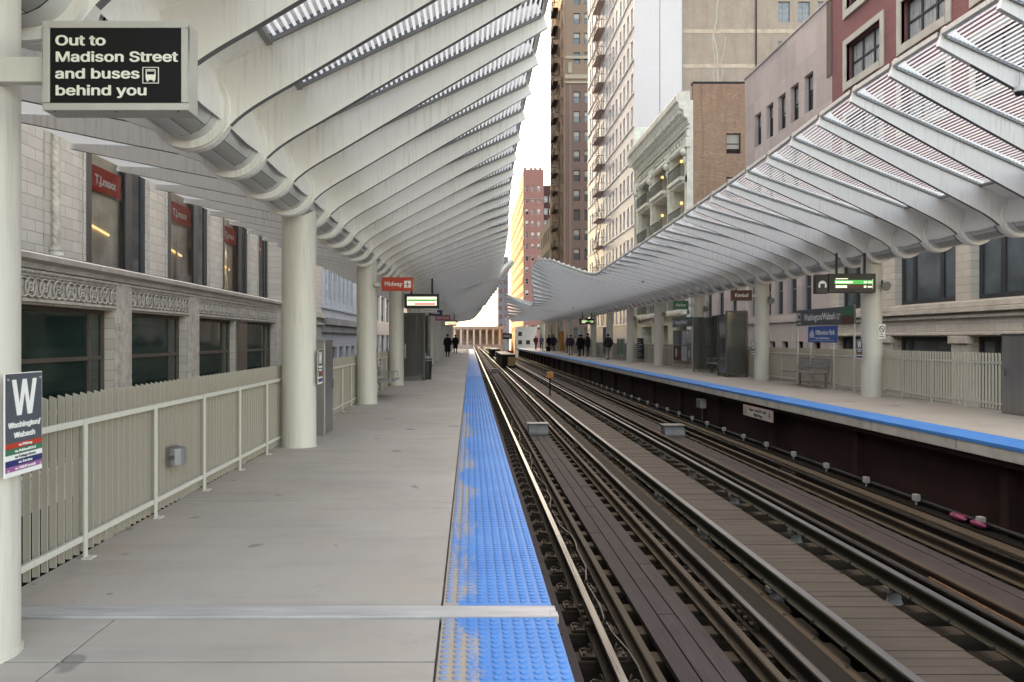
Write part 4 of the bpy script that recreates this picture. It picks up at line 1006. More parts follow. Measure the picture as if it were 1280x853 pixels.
# ================================================================== signs, furniture, people
def letters(t, s, x, z, cap, mat, width=None, bold=.012, align='LEFT', y=-.003, gro=False):
    return text_obj(s, cap / .72, M[mat], t, (x, y, z), FRONT, bold, align, width, grotesque=gro)
def plate(name, label, cat, loc, rz, w_, h, th, mat, group=None, part='panel', edge=None):
    """a thing whose face looks along local -y; origin at the lower left corner"""
    t = thing(name, label, cat, loc, rz, group); m = MB(); m.box(0, w_, 0, th, 0, h, 1 if edge else 0); m.face([(0.004, -.0012, .004), (w_ - .004, -.0012, .004), (w_ - .004, -.0012, h - .004), (.004, -.0012, h - .004)], 0)
    m.build(part, [M[mat], M[edge or mat]], t); return t
def strip(t, name, x0, x1, z0, z1, mat, y=-.0025):
    m = MB(); m.box(x0, x1, y, -.0005, z0, z1); return m.build(name, M[mat], t)
RIGHTWARD, LEFTWARD = R(90), R(-90)

# --- overhead exit sign
t = thing('overhead_sign', 'black overhead sign reading Out to Madison Street and buses behind you', 'sign', (-1.936, 3.60, 2.535))
W_, H_ = .659, .405; m = MB(); f = .032
m.box(0, W_, .012, .13, 0, H_); m.box(0, W_, 0, .0118, 0, f); m.box(0, W_, 0, .0118, H_ - f, H_); m.box(0, f, 0, .0118, f, H_ - f); m.box(W_ - f, W_, 0, .0118, f, H_ - f)
m.build('housing', M['sign_frame'], t, bevel=.003)
m = MB(); m.box(f, W_ - f, .006, .0117, f, H_ - f); fc = m.build('face', M['sign_black'], t)
for s_, z, wd in (('Out to', 2.830, .227), ('Madison Street', 2.756, .553), ('and buses', 2.680, .382), ('behind you', 2.604, .411)):
    letters(fc, s_, .055, z - 2.535, .062, 'cream_letter', wd, .016, y=.004, gro=True)
px, pz = .451, .122; m = MB()
def rrect(m, x0, x1, z0, z1, t_, y0, y1):
    m.box(x0, x1, y0, y1, z0, z0 + t_); m.box(x0, x1, y0, y1, z1 - t_, z1); m.box(x0, x0 + t_, y0, y1, z0 + t_, z1 - t_); m.box(x1 - t_, x1, y0, y1, z0 + t_, z1 - t_)
rrect(m, px, px + .074, pz, pz + .074, .003, .003, .006)
m.prism([(px + .016, pz + .016), (px + .058, pz + .016), (px + .060, pz + .036), (px + .014, pz + .036)], lambda a, z, d: (a, d, z), .003, .006)
rrect(m, px + .015, px + .059, pz + .036, pz + .064, .004, .0032, .0058); m.box(px + .022, px + .052, .0032, .0058, pz + .055, pz + .058)
for xx in (.019, .047): m.box(px + xx, px + xx + .008, .003, .006, pz + .009, pz + .0158)
m.build('bus_symbol', M['cream_letter'], fc)
m = MB(); m.box(-.26, -.001, .05, .11, .145, .26); m.build('bracket', M['column'], t, bevel=.004)
m = MB()
for x in (.05, .33, .61): m.ball((x, .012, -.001), .006, 6, 4)
m.build('screw', M['steel_dark'], t)

# --- W plates on the columns
def w_plate(loc, rz, label, full=True):
    w_, h = .315, .48; t = plate('station_plate', label, 'sign', loc, rz, w_, h, .006, 'slate', 'W plates on the columns', edge='white')
    strip(t, 'margin', .004, w_ - .004, .004, h * .05, 'white', -.0022)
    m = MB(); a_, b_, c_ = w_ * .17, h * .585, h * .35; q_ = w_ * .66; st_ = q_ * .155
    m.prism([(a_, b_ + c_), (a_ + st_, b_ + c_), (a_ + q_ * .295, b_ + c_ * .30), (a_ + q_ * .425, b_ + c_), (a_ + q_ * .575, b_ + c_), (a_ + q_ * .705, b_ + c_ * .30), (a_ + q_ - st_, b_ + c_), (a_ + q_, b_ + c_), (a_ + q_ * .80, b_), (a_ + q_ * .63, b_), (a_ + q_ * .5, b_ + c_ * .66), (a_ + q_ * .37, b_), (a_ + q_ * .20, b_)], lambda a, z, d: (a, d, z), -.004, -.0015); m.build('lettering', M['white'], t)
    letters(t, 'Washington/', w_ * .5, h * .47, h * .072, 'white', w_ * .86, .01, 'CENTER', gro=full)
    letters(t, 'Wabash', w_ * .5, h * .37, h * .072, 'white', w_ * .56, .01, 'CENTER', gro=full)
    rows_ = [('red', 'to Midway', 'white'), ('green', 'to Ashland/63rd', 'white'), ('white', 'to Cottage Grove', 'slate'), ('navy', 'to Linden', 'white'), ('purple', 'to 54th/Cermak', 'white')]
    for i, (c, s_, lc) in enumerate(rows_):
        z = h * (.325 - .056 * (i + 1)); st = strip(t, 'line_stripe', .004, w_ - .004, z + .0015, z + h * .056 - .0015, c)
        if full: letters(st, s_, w_ * .52, z + h * .017, h * .026, lc, w_ * (.36 if len(s_) < 11 else .55), .008, 'CENTER', -.004)
    m = MB()
    for x in (.022, w_ - .022):
        for z in (.03, h - .03): m.tube((x, -.006, z), (x, 0, z), .006, n=8)
    m.build('bolt', M['alu'], t); m = MB(); m.box(.08, .24, .007, .05, .1, .13); m.box(.08, .24, .007, .05, .35, .38); m.build('bracket', M['steel'], t); return t
w_plate((-2.118, 3.62, .862), RIGHTWARD, 'large W plate reading Washington/Wabash at the left picture edge')
for k, (nm) in enumerate(('second', 'third', 'fourth')): w_plate((-2.11, 11.03 + 7.32 * k, .87), RIGHTWARD, 'small W plate on the %s cream column of the left platform' % nm, False)
w_plate((9.512, 19.62, 1.01), LEFTWARD, 'W plate on the right platform column with the no smoking sign', False)
w_plate((9.512, 26.95, .99), LEFTWARD, 'W plate on the right platform column under the Kimball sign', False)
# --- destination signs
def hang_sign(label, x0, x1, y, z0, z1, mat, word, sgn, wd, colx, icon=None, lettermat='white'):
    t = plate('destination_sign', label, 'sign', (x0, y, z0), 0, x1 - x0, z1 - z0, .09, mat, 'destination signs hung from the columns'); w_, h = x1 - x0, z1 - z0
    letters(t, word, w_ * (.5 if not icon else .09), h * .36, h * .34, lettermat, wd, .012, 'CENTER' if not icon else 'LEFT')
    m = MB(); a, b = (w_ + .001, colx - .2 - x0) if sgn > 0 else (colx + .2 - x0, -.001)
    if b > a: m.box(a, b, .03, .07, h * .35, h * .65)
    else: m.box(w_ * .25, w_ * .4, .092, .40, h * .35, h * .65)
    m.build('bracket', M['column'], t)
    if icon == 'plane':
        x, z, q = w_ * .72, h * .24, h * .5; ic = strip(t, 'plane_symbol', x, x + q, z, z + q, 'white', -.0035); m = MB(); fn = lambda a, b_, d: (x + q * .5 + a * q, d, z + q * .5 + b_ * q)
        m.prism([(0, .42), (.05, .34), (.06, .12), (.40, -.10), (.40, -.18), (.06, -.08), (.05, -.28), (.15, -.36), (.15, -.42), (-.15, -.42), (-.15, -.36), (-.05, -.28), (-.06, -.08), (-.40, -.18), (-.40, -.10), (-.06, .12), (-.05, .34)], fn, -.006, -.0036); m.build('aircraft', M['red'], ic)
    return t
hang_sign('orange red hanging sign reading Midway with an aircraft symbol', -2.03, -1.317, 18.2, 2.60, 2.91, 'red', 'Midway', -1, .40, XL, 'plane')
hang_sign('pale hanging sign reading Cottage Grove behind the left arrivals screen', -2.06, -1.39, 33.0, 2.60, 2.76, 'white', 'Cottage Grove', -1, .56, XL, None, 'slate')
hang_sign('navy hanging sign reading Linden far along the left platform', -2.11, -1.42, 40.3, 2.67, 2.96, 'navy', 'Linden', -1, .42, XL)
hang_sign('dull pink hanging sign reading 54th/Cermak on the left platform', -2.1, -1.2, 47.6, 2.60, 2.93, 'pink', '54th/Cermak', -1, .74, XL)
hang_sign('dark brown hanging sign reading Kimball above the glass shelter', 8.72, 9.41, 26.6, 2.78, 3.13, 'brown', 'Kimball', 1, .44, XR)
hang_sign('dark green hanging sign reading Harlem above the right platform', 8.68, 9.33, 34.05, 2.76, 3.14, 'green', 'Harlem', 1, .42, XR)
# --- arrivals screens
def screen(label, x0, x1, y, z0, z1, colour, colx, panel=False):
    w_, h = x1 - x0, z1 - z0; t = thing('arrivals_screen', label, 'screen', (x0, y, z0), 0, 'arrivals screens hung from the columns')
    m = MB(); m.box(0, w_, 0, .2, 0, h); m.build('housing', M['black'], t, bevel=.012)
    if colour == 'white':
        m = MB(); m.box(w_ * .08, w_ * .93, -.004, -.001, h * .2, h * .8); s_ = m.build('display', M['led_white'], t); strip(s_, 'line_row', w_ * .09, w_ * .92, h * .50, h * .62, 'led_green', -.006); strip(s_, 'line_row', w_ * .30, w_ * .90, h * .24, h * .36, 'led_red', -.006)
    else:
        s_ = strip(t, 'display', w_ * .10, w_ * .95, h * .18, h * .82, 'black', -.003); strip(s_, 'line_row', w_ * .12, w_ * .93, h * .45, h * .66, 'led_green', -.006)
        strip(s_, 'line_row', w_ * .12, w_ * .93, h * .22, h * .42, 'brown', -.006)
        for (a, b, z, q) in ((.14, .50, .50, .10), (.74, .80, .50, .10), (.83, .91, .51, .07), (.14, .38, .26, .12), (.74, .79, .27, .10), (.82, .91, .28, .07), (.14, .40, .71, .04), (.925, .93, .22, .5)): strip(s_, 'white_mark', w_ * a, w_ * b, h * z, h * (z + q), 'led_white', -.009)
    if panel:
        m = MB(); m.box(-.30, -.012, .01, .19, -.02, h - .02); p_ = m.build('end_panel', M['black'], t, bevel=.01)
        m = MB(); m.torus((-.15, h * .42), .075, .022, lambda u, v, d: (u, .008 + d * .1, v), 14, 5, 0, math.pi); m.box(-.245, -.205, .004, .009, h * .27, h * .45); m.box(-.095, -.055, .004, .009, h * .27, h * .45); m.box(-.19, -.11, .004, .009, h * .47, h * .60); m.build('train_symbol', M['white'], p_)
    m = MB(); m.tube((w_ * .8, .1, h), (w_ * .8, .1, h + .5), .03, n=8); m.tube((w_ * .2, .1, h), (w_ * .2, .1, h + .5), .03, n=8); m.build('hanger', M['black'], t); return t
screen('black arrivals screen glowing white beyond the Midway sign', -2.126, -1.01, 25.6, 2.485, 2.95, 'white', XL)
screen('small far arrivals screen above the two people on the left platform', -2.06, -1.06, 62, 2.5, 2.93, 'white', XL)
screen('black arrivals screen with a bright green row on the right platform', 8.55, 9.67, 18.98, 2.60, 3.06, 'green', XR, True)
screen('far arrivals screen with a green row above the waiting people', 8.6, 9.75, 62.6, 2.65, 3.1, 'green', XR)
# --- station name board, park sign, warning plate
def name_board(label, y0, y1, x, z0, z1, posts=True):
    w_, h = y0 - y1, z1 - z0; t = plate('station_name_board', label, 'sign', (x, y0, z0), LEFTWARD, w_, h, .05, 'slate', 'station name boards on the right platform')
    strip(t, 'green_corner', w_ * .81, w_ - .004, h * .5, h - .004, 'green'); strip(t, 'brown_corner', w_ * .81, w_ - .004, .004, h * .48, 'brown')
    letters(t, 'Washington/Wabash', w_ * .15, h * .32, h * .42, 'white', w_ * .56, .012); letters(t, 'Loop', w_ * .73, h * .52, h * .16, 'white', w_ * .06, .008); letters(t, '5E', w_ * .73, h * .3, h * .16, 'white', w_ * .04, .008)
    m = MB(); fn = lambda u, v, d: (u, -.004 + d * .1, v); m.torus((w_ * .045, h * .58), h * .20, h * .05, fn, 16, 5, .6, 5.6); m.box(w_ * .085, w_ * .09, -.004, -.002, h * .3, h * .8); m.build('emblem', M['white'], t); letters(t, 'cta', w_ * .035, h * .12, h * .11, 'white', w_ * .05, .01)
    if posts:
        m = MB()
        for x_ in (.02, w_ - .06): m.box(x_, x_ + .045, .012, .045, ZR - z0, h + .02)
        m.build('post', M['fence_rail'], t)
    return t
name_board('long slate Washington/Wabash name board on posts above the steel bench', 24.7, 21.0, 10.12, 1.9, 2.38)
name_board('distant slate Washington/Wabash name board above the picture board', 39.9, 36.4, 10.12, 2.08, 2.52)
t = plate('park_sign', 'blue Millennium Park sign below the long slate name board', 'sign', (10.08, 23.76, 1.40), LEFTWARD, 1.86, .47, .03, 'blue_sign')
letters(t, 'Millennium Park', .52, .22, .145, 'white', 1.22, .012); letters(t, 'Randolph/Michigan', .52, .10, .05, 'white', .9, .006)
m = MB()
for i in range(4): m.box(.12 + .075 * i, .16 + .075 * i, -.004, -.002, .17, .24 + .045 * (i + 1 if i < 3 else 1.4))
m.box(.10, .42, -.004, -.002, .14, .158); m.box(.10, 1.72, -.004, -.002, .055, .062); m.build('skyline_symbol', M['white'], t)
m = MB()
for x in (.12, 1.62): m.box(x, x + .04, .005, .03, ZR - 1.4, -.001)
m.build('post', M['fence_rail'], t)
t = plate('warning_plate', 'pale warning plate below the right platform edge reading Danger', 'sign', (6.99, 20.4, -.44), LEFTWARD, 2.0, .27, .02, 'slab_edge', edge='pink')
letters(t, 'Danger - Keep Off Tracks', .42, .155, .07, 'black', 1.15, .016); letters(t, 'High Voltage', .75, .045, .07, 'black', .58, .016)
m = MB()
for x, r_ in ((.17, .055),): m.torus((x, .19), r_, .012, lambda u, v, d: (u, -.004 + d * .1, v), 14, 5); m.torus((x, .075), .04, .012, lambda u, v, d: (u, -.004 + d * .1, v), 12, 5)
m.build('red_mark', M['red'], t)
m = MB(); m.prism([(1.78, .21), (1.84, .21), (1.80, .14), (1.86, .14), (1.76, .04), (1.79, .11), (1.74, .11)], lambda a, z, d: (a, d, z), -.004, -.002); m.build('bolt_symbol', M['black'], t)
t = plate('no_smoking_sign', 'small white no smoking sign on the column below the green screen', 'sign', (9.84, 19.2, 1.50), R(14), .20, .36, .006, 'white')
m = MB(); fn = lambda u, v, d: (u, -.004 + d * .1, v); m.torus((.10, .24), .07, .010, fn, 20, 5); m.prism([(.05, .275), (.06, .285), (.15, .205), (.14, .195)], lambda a, z, d: (a, d, z), -.006, -.003); m.box(.055, .145, -.0045, -.002, .232, .245); m.build('symbol', M['black'], t); letters(t, 'No', .10, .10, .035, 'black', .06, .012, 'CENTER'); letters(t, 'Smoking', .10, .045, .035, 'black', .14, .012, 'CENTER')
# poster board with generic colour fields, route map board
t = plate('poster_board', 'poster board with dark pictures under the distant name board', 'poster', (10.14, 39.8, .42), LEFTWARD, 3.3, 1.5, .06, 'steel_dark')
for (a, b, u, v, c) in ((.05, .95, .78, 1.45, 'slate'), (1.0, 1.6, .8, 1.45, 'dark_frame'), (1.66, 2.3, .8, 1.45, 'curtain'), (2.36, 3.24, .8, 1.45, 'pale_glass'), (.05, 1.5, .05, .74, 'far_dark'), (1.56, 2.5, .05, .74, 'curtain'), (2.56, 3.24, .05, .74, 'far_blue')): strip(t, 'poster', a, b, u, v, c)
m = MB()
for x, z, r_ in ((.6, .42, .22), (2.0, .45, .2), (2.9, .4, .16)): m.ball((x, -.004, z), r_, 12, 8, (1, .02, 1.1))
m.build('picture_spot', M['far_beige'], t)
t = plate('route_board', 'black route board with white rows against the far right fence', 'sign', (10.15, 48.4, .3), LEFTWARD, 1.5, 1.25, .05, 'sign_black')
for i in range(9): strip(t, 'row', .12, .5 + (i * 37 % 5) * .2, 1.08 - i * .12, 1.13 - i * .12, 'curtain')
t = plate('poster_board', 'tall dark poster board behind the man in grey trousers', 'poster', (10.15, 61.0, .4), LEFTWARD, 3.2, 2.0, .06, 'steel_dark')
strip(t, 'poster', .1, 1.5, .1, 1.9, 'far_blue'); strip(t, 'poster', 1.6, 3.1, .1, 1.9, 'sign_black')
t = plate('poster_board', 'pale blue poster board between two far right platform columns', 'poster', (10.15, 55.2, .35), LEFTWARD, 2.6, 1.2, .06, 'curtain')
strip(t, 'poster', .1, 1.2, .1, 1.1, 'blue_glass'); strip(t, 'poster', 1.35, 2.5, .1, 1.1, 'green')

# --- loudspeakers on right columns
def speaker(y, nm, x=XR, s=1):
    t = thing('loudspeaker', 'round grey loudspeaker high on the %s cream column of the right platform' % nm, 'loudspeaker', (x + .17, y - .2, 2.80), 0, 'round loudspeakers on the right columns')
    m = MB(); m.tube((.0, .0, 0), (.03, -.11, -.03), .05, .11, 20); m.tube((.03, -.111, -.031), (.035, -.135, -.037), .115, .11, 20); m.build('horn', M['frame_grey'], t)
    m = MB(); m.box(-.03, .0, -.03, .06, .02, .12); m.build('bracket', M['steel_dark'], t)
for k, nm in ((0, 'first'), (1, 'second'), (2, 'third'), (3, 'fourth'), (4, 'fifth')): speaker(19.45 + 7.32 * k, nm)
# --- dome cameras under the canopies
def dome(x, y, z, label):
    t = thing('dome_camera', label, 'camera', (x, y, z), 0, 'dome cameras under the canopies'); m = MB(); m.tube((0, 0, 0), (0, 0, .07), .07, .05, 18); m.build('housing', M['panel'], t); m = MB(); m.ball((0, 0, 0), .06, 14, 8); m.build('lens', M['black'], t)
    m = MB(); m.tube((0, 0, .07), (.02, 0, .25), .015, n=8); m.build('arm', M['panel'], t)
dome(7.24, 10.50, 4.76, 'dome camera under the right canopy at the right picture edge')
dome(7.8, 36.0, 4.10, 'dome camera under the middle of the right canopy')
dome(8.0, 62.0, 3.95, 'far dome camera under the low part of the right canopy')

# --- benches
def bench(label, x, y0, y1, z, s):
    t = thing('platform_bench', label, 'bench', (x, (y0 + y1) / 2, z), 0, 'steel benches on the platforms'); L = (y1 - y0) / 2
    m = MB()
    for k in range(5): m.box(-s * .05 + s * -.095 * k, -s * .05 + s * -.095 * k - s * .08, -L, L, .43, .455)
    m.build('seat', M['steel'], t, bevel=.004); m = MB()
    for k in range(4): m.box(s * .02 + s * .012 * k, s * .045 + s * .012 * k, -L * .95, L * .95, .52 + .085 * k, .59 + .085 * k)
    m.build('backrest', M['steel'], t, bevel=.004)
    for y in (-L * .8, L * .8):
        m = MB(); m.box(-.03, .03, y - .03, y + .03, 0, .43); m.box(-s * .5, s * .08, y - .025, y + .025, .40, .43); m.box(s * .05, s * .09, y - .02, y + .02, .43, .86); m.box(-.12, .12, y - .05, y + .05, 0, .012); m.build('leg', M['steel'], t, bevel=.003)
    for y in (-L * .98, 0, L * .98):
        m = MB(); m.tube((-s * .45, y, .46), (-s * .45, y, .62), .014, n=8); m.tube((-s * .45, y, .62), (s * .03, y, .64), .014, n=8); m.build('armrest', M['steel'], t)
bench('steel slatted bench under the Millennium Park sign by the right fence', 10.05, 22.3, 24.5, ZR, 1)
bench('small steel bench behind the third cream column of the left platform', -2.42, 19.5, 21.6, 0, -1)
bench('dark steel bench inside the glass shelter of the right platform', 9.98, 30.4, 32.0, ZR, 1)
# --- cabinets
t = thing('steel_cabinet', 'tall brushed steel cabinet at the right picture edge by the fence', 'cabinet', (10.0, 13.6, ZR)); m = MB(); m.box(0, .27, 0, 1.38, 0, 1.46); m.build('body', M['steel'], t, bevel=.01); m = MB(); m.box(-.015, .285, -.01, 1.39, 1.461, 1.50); m.build('lid', M['steel_dark'], t)
m = MB(); m.box(-.006, -.001, .04, 1.34, .05, 1.42); d_ = m.build('door', M['steel'], t); m = MB(); m.tube((-.03, 1.25, .7), (-.03, 1.25, .85), .012, n=8); m.build('handle', M['steel_dark'], d_)
m = MB()
for z in (.55, .95): m.ball((.12, 1.40, z), .05, 10, 6)
m.build('conduit_knob', M['steel_dark'], t)
t = thing('grey_cabinet', 'narrow grey cabinet standing behind the second cream column', 'cabinet', (-2.63, 12.4, 0)); m = MB(); m.box(0, .36, 0, .75, 0, 1.46); m.build('body', M['steel'], t, bevel=.008); m = MB(); m.box(-.012, .372, -.012, .762, 1.461, 1.49); m.build('lid', M['steel'], t)
m = MB(); m.box(.361, .366, .04, .71, .06, 1.40); d_ = m.build('door', M['steel'], t); m = MB(); m.box(.367, .39, .62, .65, .7, .85); m.build('handle', M['steel_dark'], d_)
t = thing('fence_lamp', 'small rounded grey electrical box fixed to the left fence', 'electrical box', (-2.64, 7.08, .46))
o = [(.0, -.10), (.05, -.10), (.09, -.06), (.10, 0), (.09, .06), (.05, .10), (0, .10)]; m = MB(); m.prism(o, lambda a, b_, d: (a, b_, d), -.075, .075); m.build('body', M['frame_grey'], t, bevel=.008); m = MB(); m.tube((.03, -.10, 0), (.03, -.16, 0), .018, n=10); m.build('knob', M['steel_dark'], t); m = MB(); m.box(-.02, -.001, -.09, .09, -.09, .09); m.build('back_plate', M['steel'], t)
# --- glass shelters
def shelter_glass():
    g = NG('tinted_glass'); tr = g.n('ShaderNodeBsdfTransparent'); tr.inputs[0].default_value = (.50, .50, .48, 1); gl = g.n('ShaderNodeBsdfGlossy'); gl.inputs['Roughness'].default_value = .05; df = g.n('ShaderNodeBsdfDiffuse'); df.inputs[0].default_value = (.22, .22, .21, 1)
    fr = g.n('ShaderNodeFresnel'); fr.inputs[0].default_value = 1.45; a = g.n('ShaderNodeMixShader'); a.inputs[0].default_value = .35; g.l(tr.outputs[0], a.inputs[1]); g.l(df.outputs[0], a.inputs[2]); b_ = g.n('ShaderNodeMixShader'); g.l(fr.outputs[0], b_.inputs[0]); g.l(a.outputs[0], b_.inputs[1]); g.l(gl.outputs[0], b_.inputs[2]); g.l(b_.outputs[0], g.out.inputs[0]); return g.mat
M['tint'] = shelter_glass()
def shelter(label, x_in, x_back, ya, yb, z, top, walls):
    t = thing('glass_shelter', label, 'shelter', (0, 0, z), 0, 'grey glass shelters on the platforms')
    for (xa, xb, y0, y1, h) in walls:
        m = MB(); m.box(min(xa, xb), max(xa, xb) + (.012 if xa == xb else 0), y0, y1 + (.012 if y0 == y1 else 0), .16, h); g_ = m.build('glass_pane', M['tint'], t)
        m = MB()
        for (x, y) in ((xa, y0), (xb, y1)): m.box(x - .03, x + .03, y - .03, y + .03, 0, h + .02)
        if xa == xb: m.box(xa - .02, xa + .02, y0 + .031, y1 - .031, h - .02, h + .02); m.box(xa - .02, xa + .02, y0 + .031, y1 - .031, .11, .155)
        else: m.box(min(xa, xb) + .031, max(xa, xb) - .031, y0 - .02, y0 + .02, h - .02, h + .02); m.box(min(xa, xb) + .031, max(xa, xb) - .031, y0 - .02, y0 + .02, .11, .155)
        m.build('frame', M['steel_dark'], g_)
    return t
shelter('large grey glass shelter with a bench on the right platform', 9.4, 10.22, 29.2, 33.6, ZR, 2.45, [(9.42, 10.16, 29.3, 29.3, 2.42), (10.2, 10.2, 29.36, 31.4, 2.36), (10.2, 10.2, 31.5, 33.5, 2.36), (9.42, 10.16, 33.55, 33.55, 2.3), (9.44, 9.44, 29.36, 30.3, 2.2)])
shelter('grey glass shelter behind the fourth cream column of the left platform', 0, 0, 0, 0, 0, 2.4, [(-2.42, -1.66, 28.7, 28.7, 2.42), (-2.46, -2.46, 28.76, 31.6, 2.36), (-2.42, -1.66, 31.66, 31.66, 2.42), (-1.62, -1.62, 30.7, 31.6, 2.36)])
t = thing('litter_bin', 'black litter bin with a pale bag rim beside the left glass shelter', 'bin', (-1.62, 29.55, 0)); m = MB(); m.tube((0, 0, 0), (0, 0, .78), .17, .2, 20); m.build('body', M['black'], t); m = MB(); m.tube((0, 0, .70), (0, 0, .86), .205, .16, 20); m.ball((-.08, -.02, .88), .08, 8, 6, (1, 1, 1.4)); m.build('bag', M['curtain'], t)
# --- things on the track bed
def wedge_box(x, y, label):
    t = thing('signal_box', label, 'signal box', (x, y, -1.118), 0, 'grey signal boxes between the rails'); m = MB(); m.prism([(-.22, 0), (.30, 0), (.30, .26), (-.06, .28), (-.22, .06)], lambda a, z, d: (d, a, z), -.27, .27); m.build('cover', M['ramp_grey'], t, bevel=.012)
    m = MB(); m.box(-.30, .30, -.12, .36, .281, .30); m.build('lid', M['ramp_grey'], t, bevel=.004)
wedge_box(1.86, 21.9, 'grey metal signal box on the planks of the near track'); wedge_box(5.48, 21.5, 'grey metal signal box on the purple planks of the right track'); wedge_box(1.86, 62, 'distant grey signal box far along the near track')
def crate(x0, x1, y0, y1, h, label):
    t = thing('timber_box', label, 'box', ((x0 + x1) / 2, y0, -1.03), 0, 'long dark boxes on the walkway'); w_ = (x1 - x0) / 2; m = MB(); m.box(-w_, w_, .02, y1 - y0, 0, h); m.build('body', M['dark_board'], t, bevel=.02); m = MB(); m.box(-w_ * .1, w_ * .95, -.02, .018, h * .15, h * .85); m.build('end_board', M['box_wood'], t, bevel=.01)
    m = MB(); m.box(-w_ - .03, w_ + .03, 0, y1 - y0 + .03, h + .001, h + .06); m.build('lid', M['ramp_grey'], t)
crate(2.75, 3.92, 69.7, 86, 1.12, 'nearer long dark box with a wooden end on the board walkway'); crate(2.85, 4.0, 108, 124, 1.1, 'farther long dark box with a wooden end on the board walkway')
t = thing('marker_post', 'short brown marker post with an orange block on the walkway', 'post', (3.58, 35.8, -1.035)); m = MB(); m.tube((0, 0, 0), (0, 0, .8), .035, n=10); m.tube((0, 0, 0), (0, 0, .02), .09, n=12); m.build('post', M['rail_side'], t); m = MB(); m.box(-.15, .15, -.1, .1, .78, 1.06); m.box(-.06, .06, -.12, -.101, .84, 1.0); m.build('head', M['orange'], t, bevel=.015)
t = thing('junction_box', 'small pale junction box on the maroon wall under the right platform', 'junction box', (7.28, 25.0, -.66)); m = MB(); m.box(-.12, .07, -.22, .22, 0, .28); m.build('body', M['slab_edge'], t, bevel=.01); m = MB(); m.box(-.135, -.121, -.2, .2, .02, .26); m.build('cover', M['ramp_grey'], t); m = MB(); m.tube((0, 0, -.4), (0, 0, 0), .02, n=8); m.build('conduit', M['steel_dark'], t)
M['pink_bag'] = simple('pink_plastic', (.22, .03, .08), .4, 0, .2, 9, .4, 20)
t = thing('pink_cloth', 'bright pink litter lying at the foot of the maroon platform wall', 'litter', (7.14, 11.4, -1.16)); 
for (y, l) in ((-.18, .17), (.28, .2)):
    r2 = random.Random(int(y * 100)); rows = []
    for i in range(7):
        u = -1 + 2 * i / 6; rows.append([(.02 + .07 * math.sqrt(max(0.02, 1 - u * u)) * math.cos(a) + r2.uniform(-.01, .01), y + u * l, .05 + .055 * math.sqrt(max(.02, 1 - u * u)) * math.sin(a) + r2.uniform(-.012, .012)) for a in [2 * math.pi * j / 10 for j in range(10)]])
    m = MB(); m.grid(rows, 0, True, True); m.build('bundle', M['pink_bag'], t)
# --- signs at the far end of the street
t = plate('parking_sign', 'white post sign reading PARK at the far end of the street', 'sign', (7.6, 188, 1.5), 0, 2.2, 1.35, .2, 'sign_black')
letters(t, 'PARK', 1.1, .38, .62, 'white', 1.7, .02, 'CENTER'); m = MB(); m.box(.75, 1.6, .21, .8, -7, 5.2); m.build('post', M['white'], t)
t = plate('red_board', 'red board with a white band beside the far tracks', 'sign', (7.6, 175, -2.3), 0, 1.9, 1.3, .15, 'red'); strip(t, 'band', .25, 1.6, .35, .6, 'white')
t = thing('gate_rail', 'pale railing closing the far end of the left platform', 'railing', (0, END - .5, 0)); m = MB()
for z in (.5, 1.0): m.tube((-2.6, 0, z), (.4, 0, z), .03, n=8)
m.build('rail', M['fence_rail'], t)
for x in (-2.55, -1.1, .35):
    m = MB(); m.tube((x, 0, 0), (x, 0, 1.05 if x != -1.1 else 2.9), .035, n=8); m.build('post', M['fence_rail'], t)

# --- people
M['skin'] = simple('skin', (.42, .26, .19), .55, var=.05); M['hair'] = simple('dark_hair', (.02, .015, .012), .6)
def cloth(name, c): M[name] = simple(name, c, .85, 0, .2, 12, .3, 90)
for n_, c in (('cloth_black', (.012, .012, .014)), ('cloth_navy', (.02, .025, .05)), ('cloth_purple', (.045, .03, .06)), ('cloth_maroon', (.13, .025, .025)), ('cloth_charcoal', (.03, .032, .03)), ('cloth_grey', (.22, .20, .18)), ('cloth_denim', (.05, .065, .11)), ('cloth_blue_grey', (.11, .13, .19)), ('cloth_olive', (.05, .045, .035)), ('cloth_tan', (.26, .19, .12))): cloth(n_, c)
def skinned(pts, edges, radii, mats, pick, root=0):
    me = bpy.data.meshes.new('body'); me.from_pydata(pts, edges, []); o = bpy.data.objects.new('body', me); COL.objects.link(o)
    o.modifiers.new('skin', 'SKIN'); o.modifiers.new('sub', 'SUBSURF').levels = 1
    for i, v in enumerate(me.skin_vertices[0].data): v.radius = radii[i] if isinstance(radii[i], tuple) else (radii[i], radii[i]); v.use_root = (i == root)
    dg = bpy.context.evaluated_depsgraph_get(); r = bpy.data.meshes.new_from_object(o.evaluated_get(dg)); bpy.data.objects.remove(o); bpy.data.meshes.remove(me)
    r.materials.clear()
    for q in mats: r.materials.append(M[q])
    for p in r.polygons: p.use_smooth = True; p.material_index = pick(p.center)
    return r
